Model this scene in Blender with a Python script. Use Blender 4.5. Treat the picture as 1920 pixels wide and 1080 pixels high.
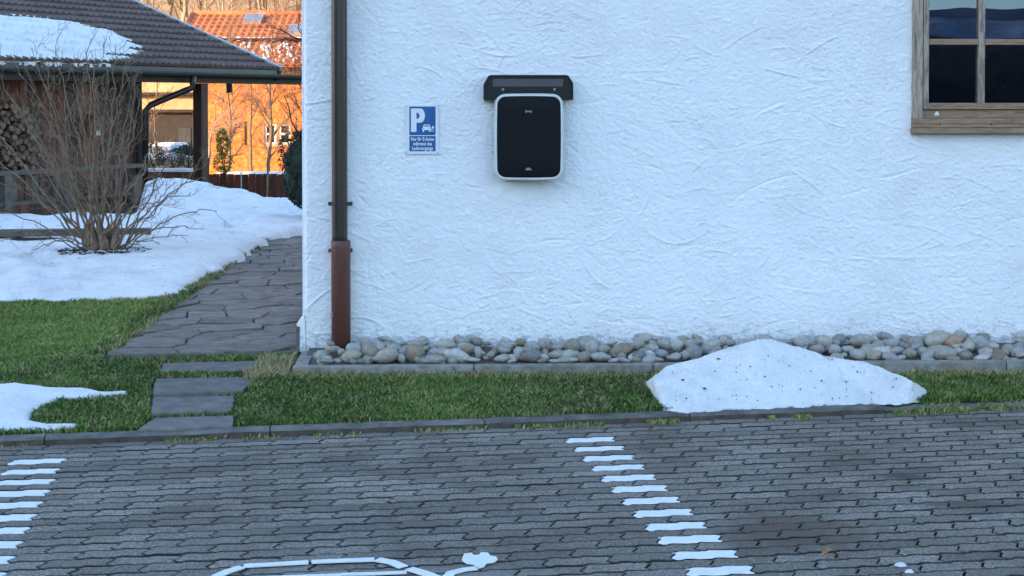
import bpy, bmesh, math, random
import numpy as np
from mathutils import Vector, Matrix, noise as mnoise
R = math.radians
random.seed(7); RNG = np.random.default_rng(7)
scene = bpy.context.scene
for o in list(bpy.data.objects): bpy.data.objects.remove(o)

# ------------------------------------------------------------ camera, sky, sun, exposure
FPX, CAMH, PITCH, PPY = 2800.0, 1.6, R(1.3), 251.5
cd = bpy.data.cameras.new('camera'); cam = bpy.data.objects.new('camera', cd)
scene.collection.objects.link(cam); scene.camera = cam
cd.sensor_width = 36; cd.lens = 36 * FPX / 1920
cd.shift_y = -(540 - PPY) / 1920
cd.clip_start = 0.1; cd.clip_end = 3000
cam.location = (0, 0, CAMH); cam.rotation_euler = (math.pi / 2 - PITCH, 0, 0)

SUN_EL, SUN = R(11), Vector((-0.80, -0.60)).normalized()
world = bpy.data.worlds.new('World'); scene.world = world; world.use_nodes = True
wn = world.node_tree; wn.nodes.clear()
sky = wn.nodes.new('ShaderNodeTexSky'); sky.sky_type = 'NISHITA'; sky.sun_disc = False
sky.sun_elevation = SUN_EL; sky.sun_rotation = math.atan2(SUN.x, SUN.y)
sky.air_density = 1.0; sky.dust_density = 0.45; sky.ozone_density = 2.15
bg = wn.nodes.new('ShaderNodeBackground'); bg.inputs[1].default_value = 0.15
wo = wn.nodes.new('ShaderNodeOutputWorld')
wn.links.new(sky.outputs[0], bg.inputs[0]); wn.links.new(bg.outputs[0], wo.inputs[0])
sl = bpy.data.lights.new('sun', 'SUN'); sl.energy = 2.5; sl.angle = R(0.6); sl.color = (1, 0.56, 0.27)
so = bpy.data.objects.new('sun', sl); scene.collection.objects.link(so)
sd = Vector((SUN.x * math.cos(SUN_EL), SUN.y * math.cos(SUN_EL), math.sin(SUN_EL)))
so.rotation_euler = sd.to_track_quat('Z', 'Y').to_euler()
scene.view_settings.view_transform = 'Standard'; scene.view_settings.look = 'None'
scene.view_settings.gamma = 1; scene.view_settings.use_curve_mapping = False
scene.view_settings.exposure = 2.43
scene.render.engine = 'CYCLES'

# ------------------------------------------------------------ geometry of the view -> world
def ray(px, py):
    a = (px - 960) / FPX; b = -(py - PPY) / FPX
    return Vector((a, math.cos(PITCH) + b * math.sin(PITCH), -math.sin(PITCH) + b * math.cos(PITCH)))
def P(px, py, Y):
    d = ray(px, py); k = Y / d.y
    return Vector((d.x * k, Y, CAMH + d.z * k))
def G(px, py, z=0.0):
    d = ray(px, py); k = (z - CAMH) / d.z
    return Vector((d.x * k, d.y * k, z))

# ------------------------------------------------------------ tagging
C = scene.collection
def tag(o, label=None, cat=None, group=None, kind=None):
    if label: o['label'] = label
    if cat: o['category'] = cat
    if group: o['group'] = group
    if kind: o['kind'] = kind
    return o
def empty(name, loc=(0, 0, 0), rz=0, **k):
    o = bpy.data.objects.new(name, None); C.objects.link(o); o.empty_display_size = .1
    o.location = loc; o.rotation_euler = (0, 0, rz)
    return tag(o, **k)
def link(name, me, parent=None, **k):
    o = bpy.data.objects.new(name, me); C.objects.link(o)
    if parent: o.parent = parent
    return tag(o, **k)
def mesh(name, verts, faces, m=None, smooth=False):
    me = bpy.data.meshes.new(name); me.from_pydata([tuple(v) for v in verts], [], faces)
    if m: me.materials.append(m)
    if smooth: me.polygons.foreach_set('use_smooth', [True] * len(me.polygons))
    me.update(); return me
def np_mesh(name, V, F, m=None, smooth=True, attr=None):
    """V (n,3), F (m,4) or (m,3) numpy arrays; quick build"""
    me = bpy.data.meshes.new(name)
    k = F.shape[1]
    me.vertices.add(len(V)); me.vertices.foreach_set('co', V.astype(np.float32).ravel())
    me.loops.add(F.size); me.loops.foreach_set('vertex_index', F.astype(np.int32).ravel())
    me.polygons.add(len(F)); me.polygons.foreach_set('loop_start', np.arange(0, F.size, k, dtype=np.int32))
    me.polygons.foreach_set('loop_total', np.full(len(F), k, dtype=np.int32))
    if attr is not None:
        a = me.attributes.new('tint', 'FLOAT', 'POINT'); a.data.foreach_set('value', attr.astype(np.float32))
    me.update(calc_edges=True); me.validate()
    me.polygons.foreach_set('use_smooth', np.full(len(me.polygons), smooth))
    if m: me.materials.append(m)
    return me

class MB:
    def __init__(s): s.v = []; s.f = []; s.t = []; s.tint = 0.5
    def add(s, vs, fs):
        n = len(s.v); s.v += [tuple(v) for v in vs]; s.f += [tuple(i + n for i in f) for f in fs]; s.t += [s.tint] * len(vs)
    def box(s, x0, x1, y0, y1, z0, z1):
        s.add([(x0,y0,z0),(x1,y0,z0),(x1,y1,z0),(x0,y1,z0),(x0,y0,z1),(x1,y0,z1),(x1,y1,z1),(x0,y1,z1)],
              [(0,3,2,1),(4,5,6,7),(0,1,5,4),(1,2,6,5),(2,3,7,6),(3,0,4,7)])
    def beam(s, a, b, w, h, up=(0,0,1)):
        a = Vector(a); b = Vector(b); d = (b - a).normalized(); r = d.cross(Vector(up))
        if r.length < 1e-4: r = Vector((1,0,0))
        r.normalize(); u = r.cross(d)
        vs = []
        for p in (a, b):
            for i, j in ((-1,-1),(1,-1),(1,1),(-1,1)): vs.append(p + r * (i * w / 2) + u * (j * h / 2))
        s.add(vs, [(0,3,2,1),(4,5,6,7),(0,1,5,4),(1,2,6,5),(2,3,7,6),(3,0,4,7)])
    def tube(s, pts, radii, n=6, cap=True):
        pts = [Vector(p) for p in pts]; vs = []; fs = []
        ref = Vector((0.123, 0.95, 0.28)).normalized()
        for i, p in enumerate(pts):
            d = (pts[min(i + 1, len(pts) - 1)] - pts[max(i - 1, 0)]).normalized()
            r = d.cross(ref)
            if r.length < .1: r = d.cross(Vector((1, 0, 0)))
            r.normalize(); u = d.cross(r); rad = radii[i] if hasattr(radii, '__len__') else radii
            for k in range(n):
                a = 2 * math.pi * k / n; vs.append(p + (r * math.cos(a) + u * math.sin(a)) * rad)
        for i in range(len(pts) - 1):
            for k in range(n):
                fs.append((i*n+k, i*n+(k+1)%n, (i+1)*n+(k+1)%n, (i+1)*n+k))
        if cap: fs.append(tuple(range(n - 1, -1, -1))); fs.append(tuple((len(pts)-1)*n + k for k in range(n)))
        s.add(vs, fs)
    def prism(s, poly, z0, z1, M=None):
        n = len(poly)
        vs = [Vector((p[0], p[1], z0)) for p in poly] + [Vector((p[0], p[1], z1)) for p in poly]
        if M: vs = [M @ v for v in vs]
        s.add(vs, [tuple(range(n - 1, -1, -1)), tuple(range(n, 2 * n))] + [(i, (i+1) % n, n + (i+1) % n, n + i) for i in range(n)])
    def mesh(s, name, m, smooth=False, bevel=0, seg=2, angle=40):
        me = bpy.data.meshes.new(name); me.from_pydata(s.v, [], s.f)
        a = me.attributes.new('tint', 'FLOAT', 'POINT'); a.data.foreach_set('value', s.t)
        if m: me.materials.append(m)
        if bevel:
            bm = bmesh.new(); bm.from_mesh(me); bmesh.ops.recalc_face_normals(bm, faces=bm.faces)
            es = [e for e in bm.edges if len(e.link_faces) == 2 and e.calc_face_angle(0) > R(angle)]
            bmesh.ops.bevel(bm, geom=es, offset=bevel, segments=seg, affect='EDGES', profile=.6, clamp_overlap=True)
            bm.to_mesh(me); bm.free()
            smooth = smooth or False
        if smooth: me.polygons.foreach_set('use_smooth', [True] * len(me.polygons))
        me.update(); return me
    def obj(s, name, m, parent=None, smooth=False, bevel=0, seg=2, **k):
        return link(name, s.mesh(name, m, smooth, bevel, seg), parent, **k)

# ------------------------------------------------------------ numpy noise
def vnoise(x, y, seed=0):
    xi = np.floor(x).astype(np.int64); yi = np.floor(y).astype(np.int64); xf = x - xi; yf = y - yi
    def h(a, b):
        n = (a * 374761393 + b * 668265263 + seed * 1442695041) & 0xffffffff
        n = ((n ^ (n >> 13)) * 1274126177) & 0xffffffff
        return ((n ^ (n >> 16)) & 0xffff) / 65535.0
    u = xf * xf * (3 - 2 * xf); w = yf * yf * (3 - 2 * yf)
    return (h(xi, yi) * (1-u) + h(xi+1, yi) * u) * (1-w) + (h(xi, yi+1) * (1-u) + h(xi+1, yi+1) * u) * w
def fbm(x, y, o=4, seed=0):
    r = 0; a = .5; t = 0
    for i in range(o): r = r + a * vnoise(x * 2**i + i * 17.3, y * 2**i - i * 9.1, seed + i); t += a; a *= .5
    return r / t
def inpoly(x, y, poly):
    c = np.zeros(x.shape, bool); n = len(poly)
    for i in range(n):
        x0, y0 = poly[i]; x1, y1 = poly[(i + 1) % n]
        k = ((y0 > y) != (y1 > y)) & (x < (x1 - x0) * (y - y0) / ((y1 - y0) + 1e-12) + x0); c ^= k
    return c
def sdist(x, y, poly):
    d = np.full(x.shape, 1e9); n = len(poly)
    for i in range(n):
        ax, ay = poly[i]; bx, by = poly[(i + 1) % n]; ex, ey = bx - ax, by - ay
        t = np.clip(((x - ax) * ex + (y - ay) * ey) / (ex * ex + ey * ey + 1e-12), 0, 1)
        d = np.minimum(d, np.hypot(x - ax - t * ex, y - ay - t * ey))
    return np.where(inpoly(x, y, poly), d, -d)

# ------------------------------------------------------------ materials
def nodes(name):
    m = bpy.data.materials.new(name); m.use_nodes = True; nt = m.node_tree
    return m, nt, nt.nodes['Principled BSDF']
def N(nt, t, **k):
    n = nt.nodes.new(t)
    for a, b in k.items(): setattr(n, a, b)
    return n
def ramp(nt, fac, cols):
    r = N(nt, 'ShaderNodeValToRGB'); e = r.color_ramp.elements
    while len(e) < len(cols): e.new(.5)
    for i, (p, c) in enumerate(cols): e[i].position = p; e[i].color = (*c, 1)
    nt.links.new(fac, r.inputs[0]); return r.outputs[0]
def mth(nt, op, a, b=None, clamp=False):
    n = N(nt, 'ShaderNodeMath', operation=op, use_clamp=clamp)
    for i, v in enumerate((a, b)):
        if v is None: continue
        if isinstance(v, (int, float)): n.inputs[i].default_value = v
        else: nt.links.new(v, n.inputs[i])
    return n.outputs[0]
def mix(nt, f, a, b, mode='MIX'):
    n = N(nt, 'ShaderNodeMix', data_type='RGBA', blend_type=mode)
    for i, v in ((0, f), (6, a), (7, b)):
        if isinstance(v, (int, float)): n.inputs[i].default_value = v
        elif isinstance(v, tuple): n.inputs[i].default_value = (*v, 1)
        else: nt.links.new(v, n.inputs[i])
    return n.outputs[2]
def coord(nt, kind='Object', scale=(1,1,1), rot=(0,0,0), loc=(0,0,0)):
    if kind == 'World': g = N(nt, 'ShaderNodeNewGeometry').outputs['Position']
    else: g = N(nt, 'ShaderNodeTexCoord').outputs[kind]
    mp = N(nt, 'ShaderNodeMapping'); mp.inputs['Scale'].default_value = scale
    mp.inputs['Rotation'].default_value = rot; mp.inputs['Location'].default_value = loc
    nt.links.new(g, mp.inputs[0]); return mp.outputs[0]
def noise(nt, v, scale, detail=4, rough=.6, dist=0):
    n = N(nt, 'ShaderNodeTexNoise'); n.inputs['Scale'].default_value = scale; n.inputs['Detail'].default_value = detail
    n.inputs['Roughness'].default_value = rough; n.inputs['Distortion'].default_value = dist
    nt.links.new(v, n.inputs['Vector']); return n.outputs['Fac']
def bump(nt, bsdf, h, strength=.4, dist=.01, prev=None):
    b = N(nt, 'ShaderNodeBump'); b.inputs['Strength'].default_value = strength; b.inputs['Distance'].default_value = dist
    nt.links.new(h, b.inputs['Height'])
    if prev: nt.links.new(prev, b.inputs['Normal'])
    nt.links.new(b.outputs[0], bsdf.inputs['Normal']); return b.outputs[0]
def rnd(nt):
    a = N(nt, 'ShaderNodeAttribute', attribute_name='tint').outputs['Fac']
    o = N(nt, 'ShaderNodeObjectInfo').outputs['Random']
    return mth(nt, 'FRACT', mth(nt, 'ADD', mth(nt, 'MULTIPLY', a, 3.7), o))
def simple(name, c1, c2=None, scale=20, rough=.7, bs=.2, bd=.004, bscale=None, kind='Object', stretch=(1,1,1), metal=0, var=0, spec=.4, c3=None):
    m, nt, b = nodes(name); v = coord(nt, kind, stretch)
    c2 = c2 or tuple(x * .8 for x in c1)
    f = noise(nt, v, scale, 6, .65)
    cols = [(.32, c2), (.68, c1)] if c3 is None else [(.3, c2), (.5, c1), (.7, c3)]
    col = ramp(nt, f, cols)
    if var:
        r = rnd(nt); k = mth(nt, 'ADD', mth(nt, 'MULTIPLY', r, 2 * var), 1 - var)
        cc = N(nt, 'ShaderNodeCombineColor')
        for i in range(3): nt.links.new(k, cc.inputs[i])
        col = mix(nt, 1.0, col, cc.outputs[0], 'MULTIPLY')
    nt.links.new(col, b.inputs['Base Color']); b.inputs['Roughness'].default_value = rough
    b.inputs['Metallic'].default_value = metal; b.inputs['Specular IOR Level'].default_value = spec
    if bs: bump(nt, b, noise(nt, v, bscale or scale * 3, 6, .7), bs, bd)
    return m

M = {}
# white render: slightly mottled paint, scuffed and flaking near the ground
m, nt, b = nodes('white_render'); v = coord(nt, 'Object')
f = noise(nt, v, 2.2, 5, .6); col = ramp(nt, f, [(.25, (.80, .775, .785)), (.5, (.885, .86, .87)), (.75, (.905, .88, .89))])
f2 = noise(nt, v, 90, 5, .8); col = mix(nt, mth(nt, 'MULTIPLY', mth(nt, 'GREATER_THAN', f2, .66), .25), col, (.45, .48, .52))
sx = N(nt, 'ShaderNodeSeparateXYZ'); nt.links.new(v, sx.inputs[0])
low = N(nt, 'ShaderNodeMapRange'); low.inputs[1].default_value = .42; low.inputs[2].default_value = .16
nt.links.new(sx.outputs[2], low.inputs[0])
f3 = noise(nt, coord(nt, 'Object', (1, 1, 1.6)), 17, 7, .8, .6)
msk = mth(nt, 'MULTIPLY', mth(nt, 'GREATER_THAN', mth(nt, 'ADD', f3, mth(nt, 'MULTIPLY', low.outputs[0], .16)), .66), low.outputs[0], True)
col = mix(nt, mth(nt, 'MULTIPLY', msk, .6), col, (.24, .27, .30))
f4 = noise(nt, coord(nt, 'Object', (1, 1, .5)), 5, 4, .6)
col = mix(nt, mth(nt, 'MULTIPLY', mth(nt, 'MULTIPLY', low.outputs[0], f4), .35), col, (.50, .53, .52))
nt.links.new(col, b.inputs['Base Color']); b.inputs['Roughness'].default_value = .85; b.inputs['Specular IOR Level'].default_value = .2
h = mth(nt, 'ADD', noise(nt, v, 160, 4, .7), mth(nt, 'MULTIPLY', noise(nt, coord(nt, 'Object', (1, 1, 1.8), (0, .4, 0)), 48, 5, .65, 1.2), 1.3))
bump(nt, b, h, .35, .004); M['render'] = m

# pavers
m, nt, b = nodes('paver_concrete'); wv = coord(nt, 'World'); r = rnd(nt)
spk = noise(nt, wv, 95, 6, .9); mid = noise(nt, wv, 2.2, 5, .6); fine = noise(nt, wv, 34, 5, .7)
col = ramp(nt, spk, [(.40, (.062, .050, .040)), (.50, (.178, .148, .122)), (.62, (.42, .36, .305))])
col = mix(nt, 1.0, col, ramp(nt, r, [(0, (.74, .72, .70)), (.5, (1.05, 1.05, 1.05)), (1, (1.30, 1.30, 1.30))]), 'MULTIPLY')
col = mix(nt, 1.0, col, ramp(nt, mid, [(.34, (.68, .64, .60)), (.5, (.95, .95, .95)), (.68, (1.22, 1.24, 1.28))]), 'MULTIPLY')
col = mix(nt, mth(nt, 'MULTIPLY', fine, .25), col, (.07, .068, .062))
def stain(px, py, sx_, sy_, col, c, k, rough=.35):
    p = G(px, py, 0)
    q = coord(nt, 'World', (1 / sx_, 1 / sy_, 0), loc=(-p.x / sx_, -p.y / sy_, 0))
    ln = N(nt, 'ShaderNodeVectorMath', operation='LENGTH'); nt.links.new(q, ln.inputs[0])
    d = mth(nt, 'SUBTRACT', 1.35, mth(nt, 'ADD', ln.outputs['Value'], mth(nt, 'MULTIPLY', noise(nt, wv, 9, 6, .7), 1.1)))
    f = mth(nt, 'MULTIPLY', mth(nt, 'MULTIPLY', d, 2.0, True), k)
    return mix(nt, f, col, c)
col = stain(1700, 893, .17, .11, col, (.052, .036, .030), .9)
col = stain(1480, 1000, .52, .42, col, (.082, .050, .034), .85)
col = stain(1800, 945, .30, .10, col, (.085, .054, .040), .8)
col = stain(1330, 845, .22, .08, col, (.085, .060, .046), .7)
col = stain(660, 990, .5, .25, col, (.075, .072, .068), .5)
col = stain(760, 1085, .95, .22, col, (.27, .255, .24), .5)
col = stain(340, 850, .5, .12, col, (.25, .24, .22), .45)
nt.links.new(col, b.inputs['Base Color']); b.inputs['Roughness'].default_value = .8
bump(nt, b, mth(nt, 'ADD', noise(nt, wv, 220, 4, .8), noise(nt, wv, 60, 4, .7)), .55, .004); M['paver'] = m
def painted(name, base, k):
    m, nt, b = nodes(name); wv = coord(nt, 'World')
    f = noise(nt, wv, 55, 7, .85); col = mix(nt, mth(nt, 'MULTIPLY', mth(nt, 'MULTIPLY', mth(nt, 'SUBTRACT', f, k), 14, True), .7), base, (.2, .2, .2))
    col = mix(nt, 1, col, ramp(nt, noise(nt, wv, 14, 4, .6), [(.3, (.86, .87, .88)), (.7, (1, 1, 1))]), 'MULTIPLY')
    nt.links.new(col, b.inputs['Base Color']); b.inputs['Roughness'].default_value = .55
    bump(nt, b, noise(nt, wv, 150, 5, .85), .6, .004); return m
M['paint'] = painted('white_road_paint', (.84, .83, .82), .59)

M['joint'] = simple('dark_joint_sand', (.012, .012, .011), (.005, .005, .005), 60, .95)
M['paver_edge'] = simple('paver_dark_edge', (.085, .078, .068), (.035, .033, .030), 30, .9, .3, .003, kind='World')
M['bedding'] = simple('stone_bed_gravel', (.20, .18, .155), (.055, .046, .040), 60, .95, .6, .01)
M['soil'] = simple('lawn_soil', (.030, .042, .014), (.018, .020, .010), 9, .95, .5, .01, kind='World', c3=(.050, .052, .022))
M['kerb'] = simple('kerb_concrete', (.185, .175, .160), (.075, .066, .058), 9, .85, .5, .006, 70, kind='World', var=.15)
M['kerb_face'] = simple('soiled_kerb_face', (.125, .095, .078), (.050, .036, .030), 11, .9, .5, .006, 60, kind='World')
M['edging'] = simple('edging_concrete', (.33, .31, .28), (.16, .145, .125), 20, .85, .5, .005, 80, kind='World', var=.06)
M['flag'] = simple('flagstone', (.185, .152, .130), (.085, .068, .058), 8, .8, .9, .014, 30, kind='World', var=.16, c3=(.235, .205, .19), stretch=(1, 1.6, 1))
M['slab'] = simple('step_slab', (.20, .175, .162), (.10, .088, .082), 11, .8, .6, .008, 40, kind='World', var=.12)
M['bark'] = simple('shrub_bark', (.29, .205, .135), (.11, .076, .050), 22, .85, .4, .004, kind='World')
M['bark_dark'] = simple('dark_bark', (.060, .045, .035), (.030, .022, .018), 12, .9, .4, .004, kind='World')
M['bark_light'] = simple('pale_bark', (.42, .33, .24), (.25, .19, .13), 12, .85, .3, .004, kind='World')
M['pipe_up'] = simple('dark_brown_coated_metal', (.040, .026, .022), (.026, .017, .015), 5, .35, .05, .002, spec=.5)
M['pipe_low'] = simple('red_brown_primed_pipe', (.150, .058, .042), (.100, .038, .030), 5, .5, .1, .002, spec=.4, stretch=(1,1,.3))
M['wood_dark'] = simple('dark_stained_boards', (.095, .040, .026), (.045, .020, .014), 3, .75, .4, .006, 20, stretch=(6,6,.7), var=.25)
M['wood_red'] = simple('red_brown_boards', (.19, .062, .036), (.10, .034, .022), 3, .75, .4, .006, 20, stretch=(6,6,.7), var=.25)
M['wood_grey'] = simple('greyed_timber', (.150, .125, .104), (.065, .052, .043), 4, .85, .4, .006, 20, stretch=(1,1,3))
M['wood_black'] = simple('blackish_timber', (.032, .027, .026), (.018, .015, .014), 4, .7, .3, .004, 20)
M['log_end'] = simple('split_log_end', (.27, .165, .105), (.075, .046, .032), 14, .85, .3, .004, 40, var=.35)
M['nest'] = simple('nest_box_wood', (.22, .14, .08), (.12, .075, .045), 8, .8, .3, .004)
M['tile_dark'] = simple('dark_brown_roof_tile', (.135, .088, .072), (.085, .056, .048), 5, .65, .2, .004, 60, var=.18)
M['metal_grey'] = simple('grey_flashing', (.42, .43, .44), (.30, .31, .32), 6, .4, .05, .002, metal=.3)
M['fascia'] = simple('grey_fascia', (.050, .055, .060), (.032, .035, .038), 5, .5, .1, .003)
M['tile_red'] = simple('red_clay_tile', (.66, .22, .085), (.36, .10, .04), 3, .75, .3, .01, 20, kind='World', var=.2)
M['plaster_orange'] = simple('ochre_plaster', (.62, .215, .055), (.26, .075, .020), 6, .9, .6, .03, 9, kind='World', c3=(.76, .33, .11))
M['plaster_cream'] = simple('cream_plaster', (.62, .40, .23), (.42, .25, .14), 2, .9, .2, .01, 14, kind='World')
M['white_paint'] = simple('white_frame_paint', (.80, .79, .76), (.70, .69, .66), 6, .5, .05)
M['dark_glass'] = simple('dark_window_glass', (.02, .022, .025), (.015, .015, .018), 3, .08, 0, spec=.7)
M['black_box'] = simple('black_satin_plastic', (.0045, .005, .009), (.0035, .004, .007), 60, .5, .25, .0006, 500, spec=.16)
M['black_hood'] = simple('black_powder_coat', (.006, .006, .009), (.005, .005, .007), 60, .35, .15, .0006, 400, spec=.3)
M['box_rim'] = simple('white_plastic_rim', (.82, .82, .80), (.78, .78, .77), 8, .35, 0)
M['strip'] = simple('grey_strip', (.085, .075, .085), (.07, .062, .07), 30, .5, .1, .001)
M['icon'] = simple('grey_icon_print', (.26, .24, .26), (.22, .20, .22), 30, .5, 0)
M['steel'] = simple('dull_steel', (.30, .30, .32), (.2, .2, .22), 40, .4, 0, metal=.7)
M['sign_white'] = simple('sign_white_print', (.78, .80, .82), (.74, .76, .78), 6, .35, 0)
M['sign_blue'] = simple('sign_blue_print', (.008, .105, .33), (.006, .088, .28), 9, .35, 0)
M['sign_screw'] = simple('sign_screw', (.05, .05, .05), None, 9, .5, 0)
M['leaf_dead'] = simple('dead_leaf', (.36, .20, .10), (.20, .10, .05), 40, .7, .3, .002)
M['debris'] = simple('dark_debris', (.030, .025, .020), (.015, .012, .010), 60, .9, .3)
M['conifer'] = simple('dark_conifer', (.018, .032, .020), (.008, .016, .012), 9, .9, 0, kind='World', c3=(.032, .055, .030))
M['thuja_lit'] = simple('yellow_green_conifer', (.16, .19, .030), (.07, .10, .018), 9, .8, 0, kind='World', c3=(.26, .27, .05))
M['shrub_green'] = simple('grey_green_leaves', (.055, .075, .045), (.022, .035, .022), 11, .8, 0, kind='World', c3=(.12, .14, .10))
M['car_paint'] = simple('silver_blue_car_paint', (.30, .34, .42), (.26, .30, .38), 3, .25, 0, metal=.4)
M['rubber'] = simple('black_rubber', (.015, .015, .015), None, 20, .8)
M['brick_wall'] = simple('dark_red_wall', (.105, .040, .026), (.060, .025, .018), 8, .85, .3, .006, 30, kind='World', stretch=(1,1,3))
M['hill'] = simple('winter_hillside', (.40, .28, .14), (.20, .14, .07), .35, .95, .6, .4, 1.5, kind='World', c3=(.38, .27, .15))
M['wooded'] = simple('dark_wooded_slope', (.016, .022, .016), (.008, .011, .009), .12, .95, .8, 1.5, .5, kind='World', c3=(.035, .035, .028))
M['snowfield'] = simple('distant_snow_slope', (.50, .50, .52), (.06, .06, .06), .06, .9, .2, 1, .1, kind='World')
M['ridge'] = simple('far_ridge', (.16, .16, .18), (.05, .055, .07), .02, .95, .2, 1, .1, kind='World')
M['room'] = simple('dark_room', (.03, .03, .034), (.02, .02, .022), 4, .9, 0)

# weathered window wood
m, nt, b = nodes('weathered_window_wood')
v = coord(nt, 'Object', (9, 9, 1.1)); f = noise(nt, v, 9, 8, .75, .4); g = noise(nt, v, 3, 5, .6)
col = ramp(nt, f, [(.28, (.045, .036, .032)), (.40, (.24, .18, .13)), (.53, (.42, .325, .25)), (.75, (.56, .46, .375))])
col = mix(nt, mth(nt, 'MULTIPLY', mth(nt, 'GREATER_THAN', g, .57), .55), col, (.10, .09, .085))
nt.links.new(col, b.inputs['Base Color']); b.inputs['Roughness'].default_value = .75
bump(nt, b, f, .5, .003); M['win_v'] = m
m, nt, b = nodes('weathered_sill_wood')
v = coord(nt, 'Object', (1.1, 9, 9)); f = noise(nt, v, 9, 8, .75, .4)
col = ramp(nt, f, [(.28, (.085, .052, .034)), (.45, (.28, .165, .10)), (.75, (.46, .30, .20))])
nt.links.new(col, b.inputs['Base Color']); b.inputs['Roughness'].default_value = .7
bump(nt, b, f, .4, .003); M['win_h'] = m
# window glass: coated double glazing, half see-through with a strong mirror reflection, slightly bowed
m = bpy.data.materials.new('window_glass'); m.use_nodes = True; nt = m.node_tree; nt.nodes.clear()
gl = N(nt, 'ShaderNodeBsdfGlossy'); gl.inputs['Roughness'].default_value = .004; gl.inputs['Color'].default_value = (.40, .58, .92, 1)
tr = N(nt, 'ShaderNodeBsdfTransparent'); tr.inputs['Color'].default_value = (.5, .55, .55, 1)
mx = N(nt, 'ShaderNodeMixShader'); mx.inputs[0].default_value = .16
out = N(nt, 'ShaderNodeOutputMaterial'); nt.links.new(tr.outputs[0], mx.inputs[1]); nt.links.new(gl.outputs[0], mx.inputs[2]); nt.links.new(mx.outputs[0], out.inputs[0])
bp = N(nt, 'ShaderNodeBump'); bp.inputs['Strength'].default_value = .4; bp.inputs['Distance'].default_value = .002
nt.links.new(noise(nt, coord(nt, 'Object', (1, 1, 1)), 2.6, 1, .4), bp.inputs['Height']); nt.links.new(bp.outputs[0], gl.inputs['Normal'])
M['glass'] = m

# snow
m, nt, b = nodes('old_snow'); v = coord(nt, 'World')
col = ramp(nt, noise(nt, v, 3, 7, .7), [(.3, (.61, .60, .605)), (.5, (.75, .735, .74)), (.7, (.81, .795, .80))])
col = mix(nt, mth(nt, 'MULTIPLY', mth(nt, 'GREATER_THAN', noise(nt, v, 55, 5, .85), .69), .55), col, (.24, .22, .19))
nt.links.new(col, b.inputs['Base Color']); b.inputs['Roughness'].default_value = .75
b.inputs['Subsurface Weight'].default_value = .15; b.inputs['Subsurface Radius'].default_value = (.03, .05, .08); b.inputs['Subsurface Scale'].default_value = .4
hh = mth(nt, 'ADD', noise(nt, v, 45, 5, .7), mth(nt, 'MULTIPLY', noise(nt, v, 11, 4, .6), 2.2))
bump(nt, b, hh, .8, .014); M['snow'] = m
# grass blades
m, nt, b = nodes('grass_blades')
t = N(nt, 'ShaderNodeAttribute', attribute_name='tint').outputs['Fac']
col = ramp(nt, t, [(0, (.018, .034, .009)), (.30, (.060, .110, .018)), (.58, (.130, .205, .034)), (.86, (.26, .32, .085)), (.93, (.42, .35, .19)), (1, (.34, .22, .12))])
nt.links.new(col, b.inputs['Base Color']); b.inputs['Roughness'].default_value = .6; b.inputs['Specular IOR Level'].default_value = .3
M['grass'] = m
# river stones
m, nt, b = nodes('river_stone'); v = coord(nt, 'Object')
oi = N(nt, 'ShaderNodeObjectInfo').outputs['Random']
base = ramp(nt, oi, [(0, (.40, .36, .28)), (.14, (.46, .45, .43)), (.28, (.24, .235, .225)), (.42, (.58, .54, .47)), (.55, (.34, .26, .18)), (.68, (.50, .49, .47)), (.80, (.50, .40, .33)), (.90, (.66, .64, .60)), (1, (.27, .22, .16))])
dt = noise(nt, v, 2.2, 6, .7); base = mix(nt, 1, base, ramp(nt, dt, [(.3, (.62, .60, .56)), (.55, (.95, .95, .95)), (.75, (1.15, 1.15, 1.12))]), 'MULTIPLY')
base = mix(nt, mth(nt, 'MULTIPLY', mth(nt, 'GREATER_THAN', noise(nt, v, 9, 5, .8), .60), .5), base, (.09, .085, .075))
nt.links.new(base, b.inputs['Base Color']); b.inputs['Roughness'].default_value = .75
bump(nt, b, noise(nt, v, 7, 6, .75), .5, .08); M['stone'] = m
M['stone_pink'] = simple('pinkish_stone', (.52, .31, .22), (.36, .22, .16), 3, .75, .4, .05, 9)

# ------------------------------------------------------------ frames
KA = R(9.8); U = Vector((math.cos(KA), math.sin(KA), 0)); V_ = Vector((-math.sin(KA), math.cos(KA), 0))
def uv(u, v, z=0): return U * u + V_ * v + Vector((0, 0, z))
def touv(p): return (p.x * U.x + p.y * U.y, p.x * V_.x + p.y * V_.y)
KV = 7.17                                                # kerb front line
HA = R(2.6); HC = Vector((-1.232, 8.75, 0)); E = Vector((math.cos(HA), math.sin(HA), 0)); NI = Vector((-math.sin(HA), math.cos(HA), 0))
def wl(px, py, off=0.0):
    """ray meets the plane `off` in front of the house wall -> (x along wall, z)"""
    d = ray(px, py); o = Vector((0, 0, CAMH)); k = ((HC - NI * off) - o).dot(NI) / d.dot(NI)
    p = o + d * k; return ((p - HC).dot(E), p.z)
def hl(s, y, z=0): return HC + E * s + NI * y + Vector((0, 0, z))

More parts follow.
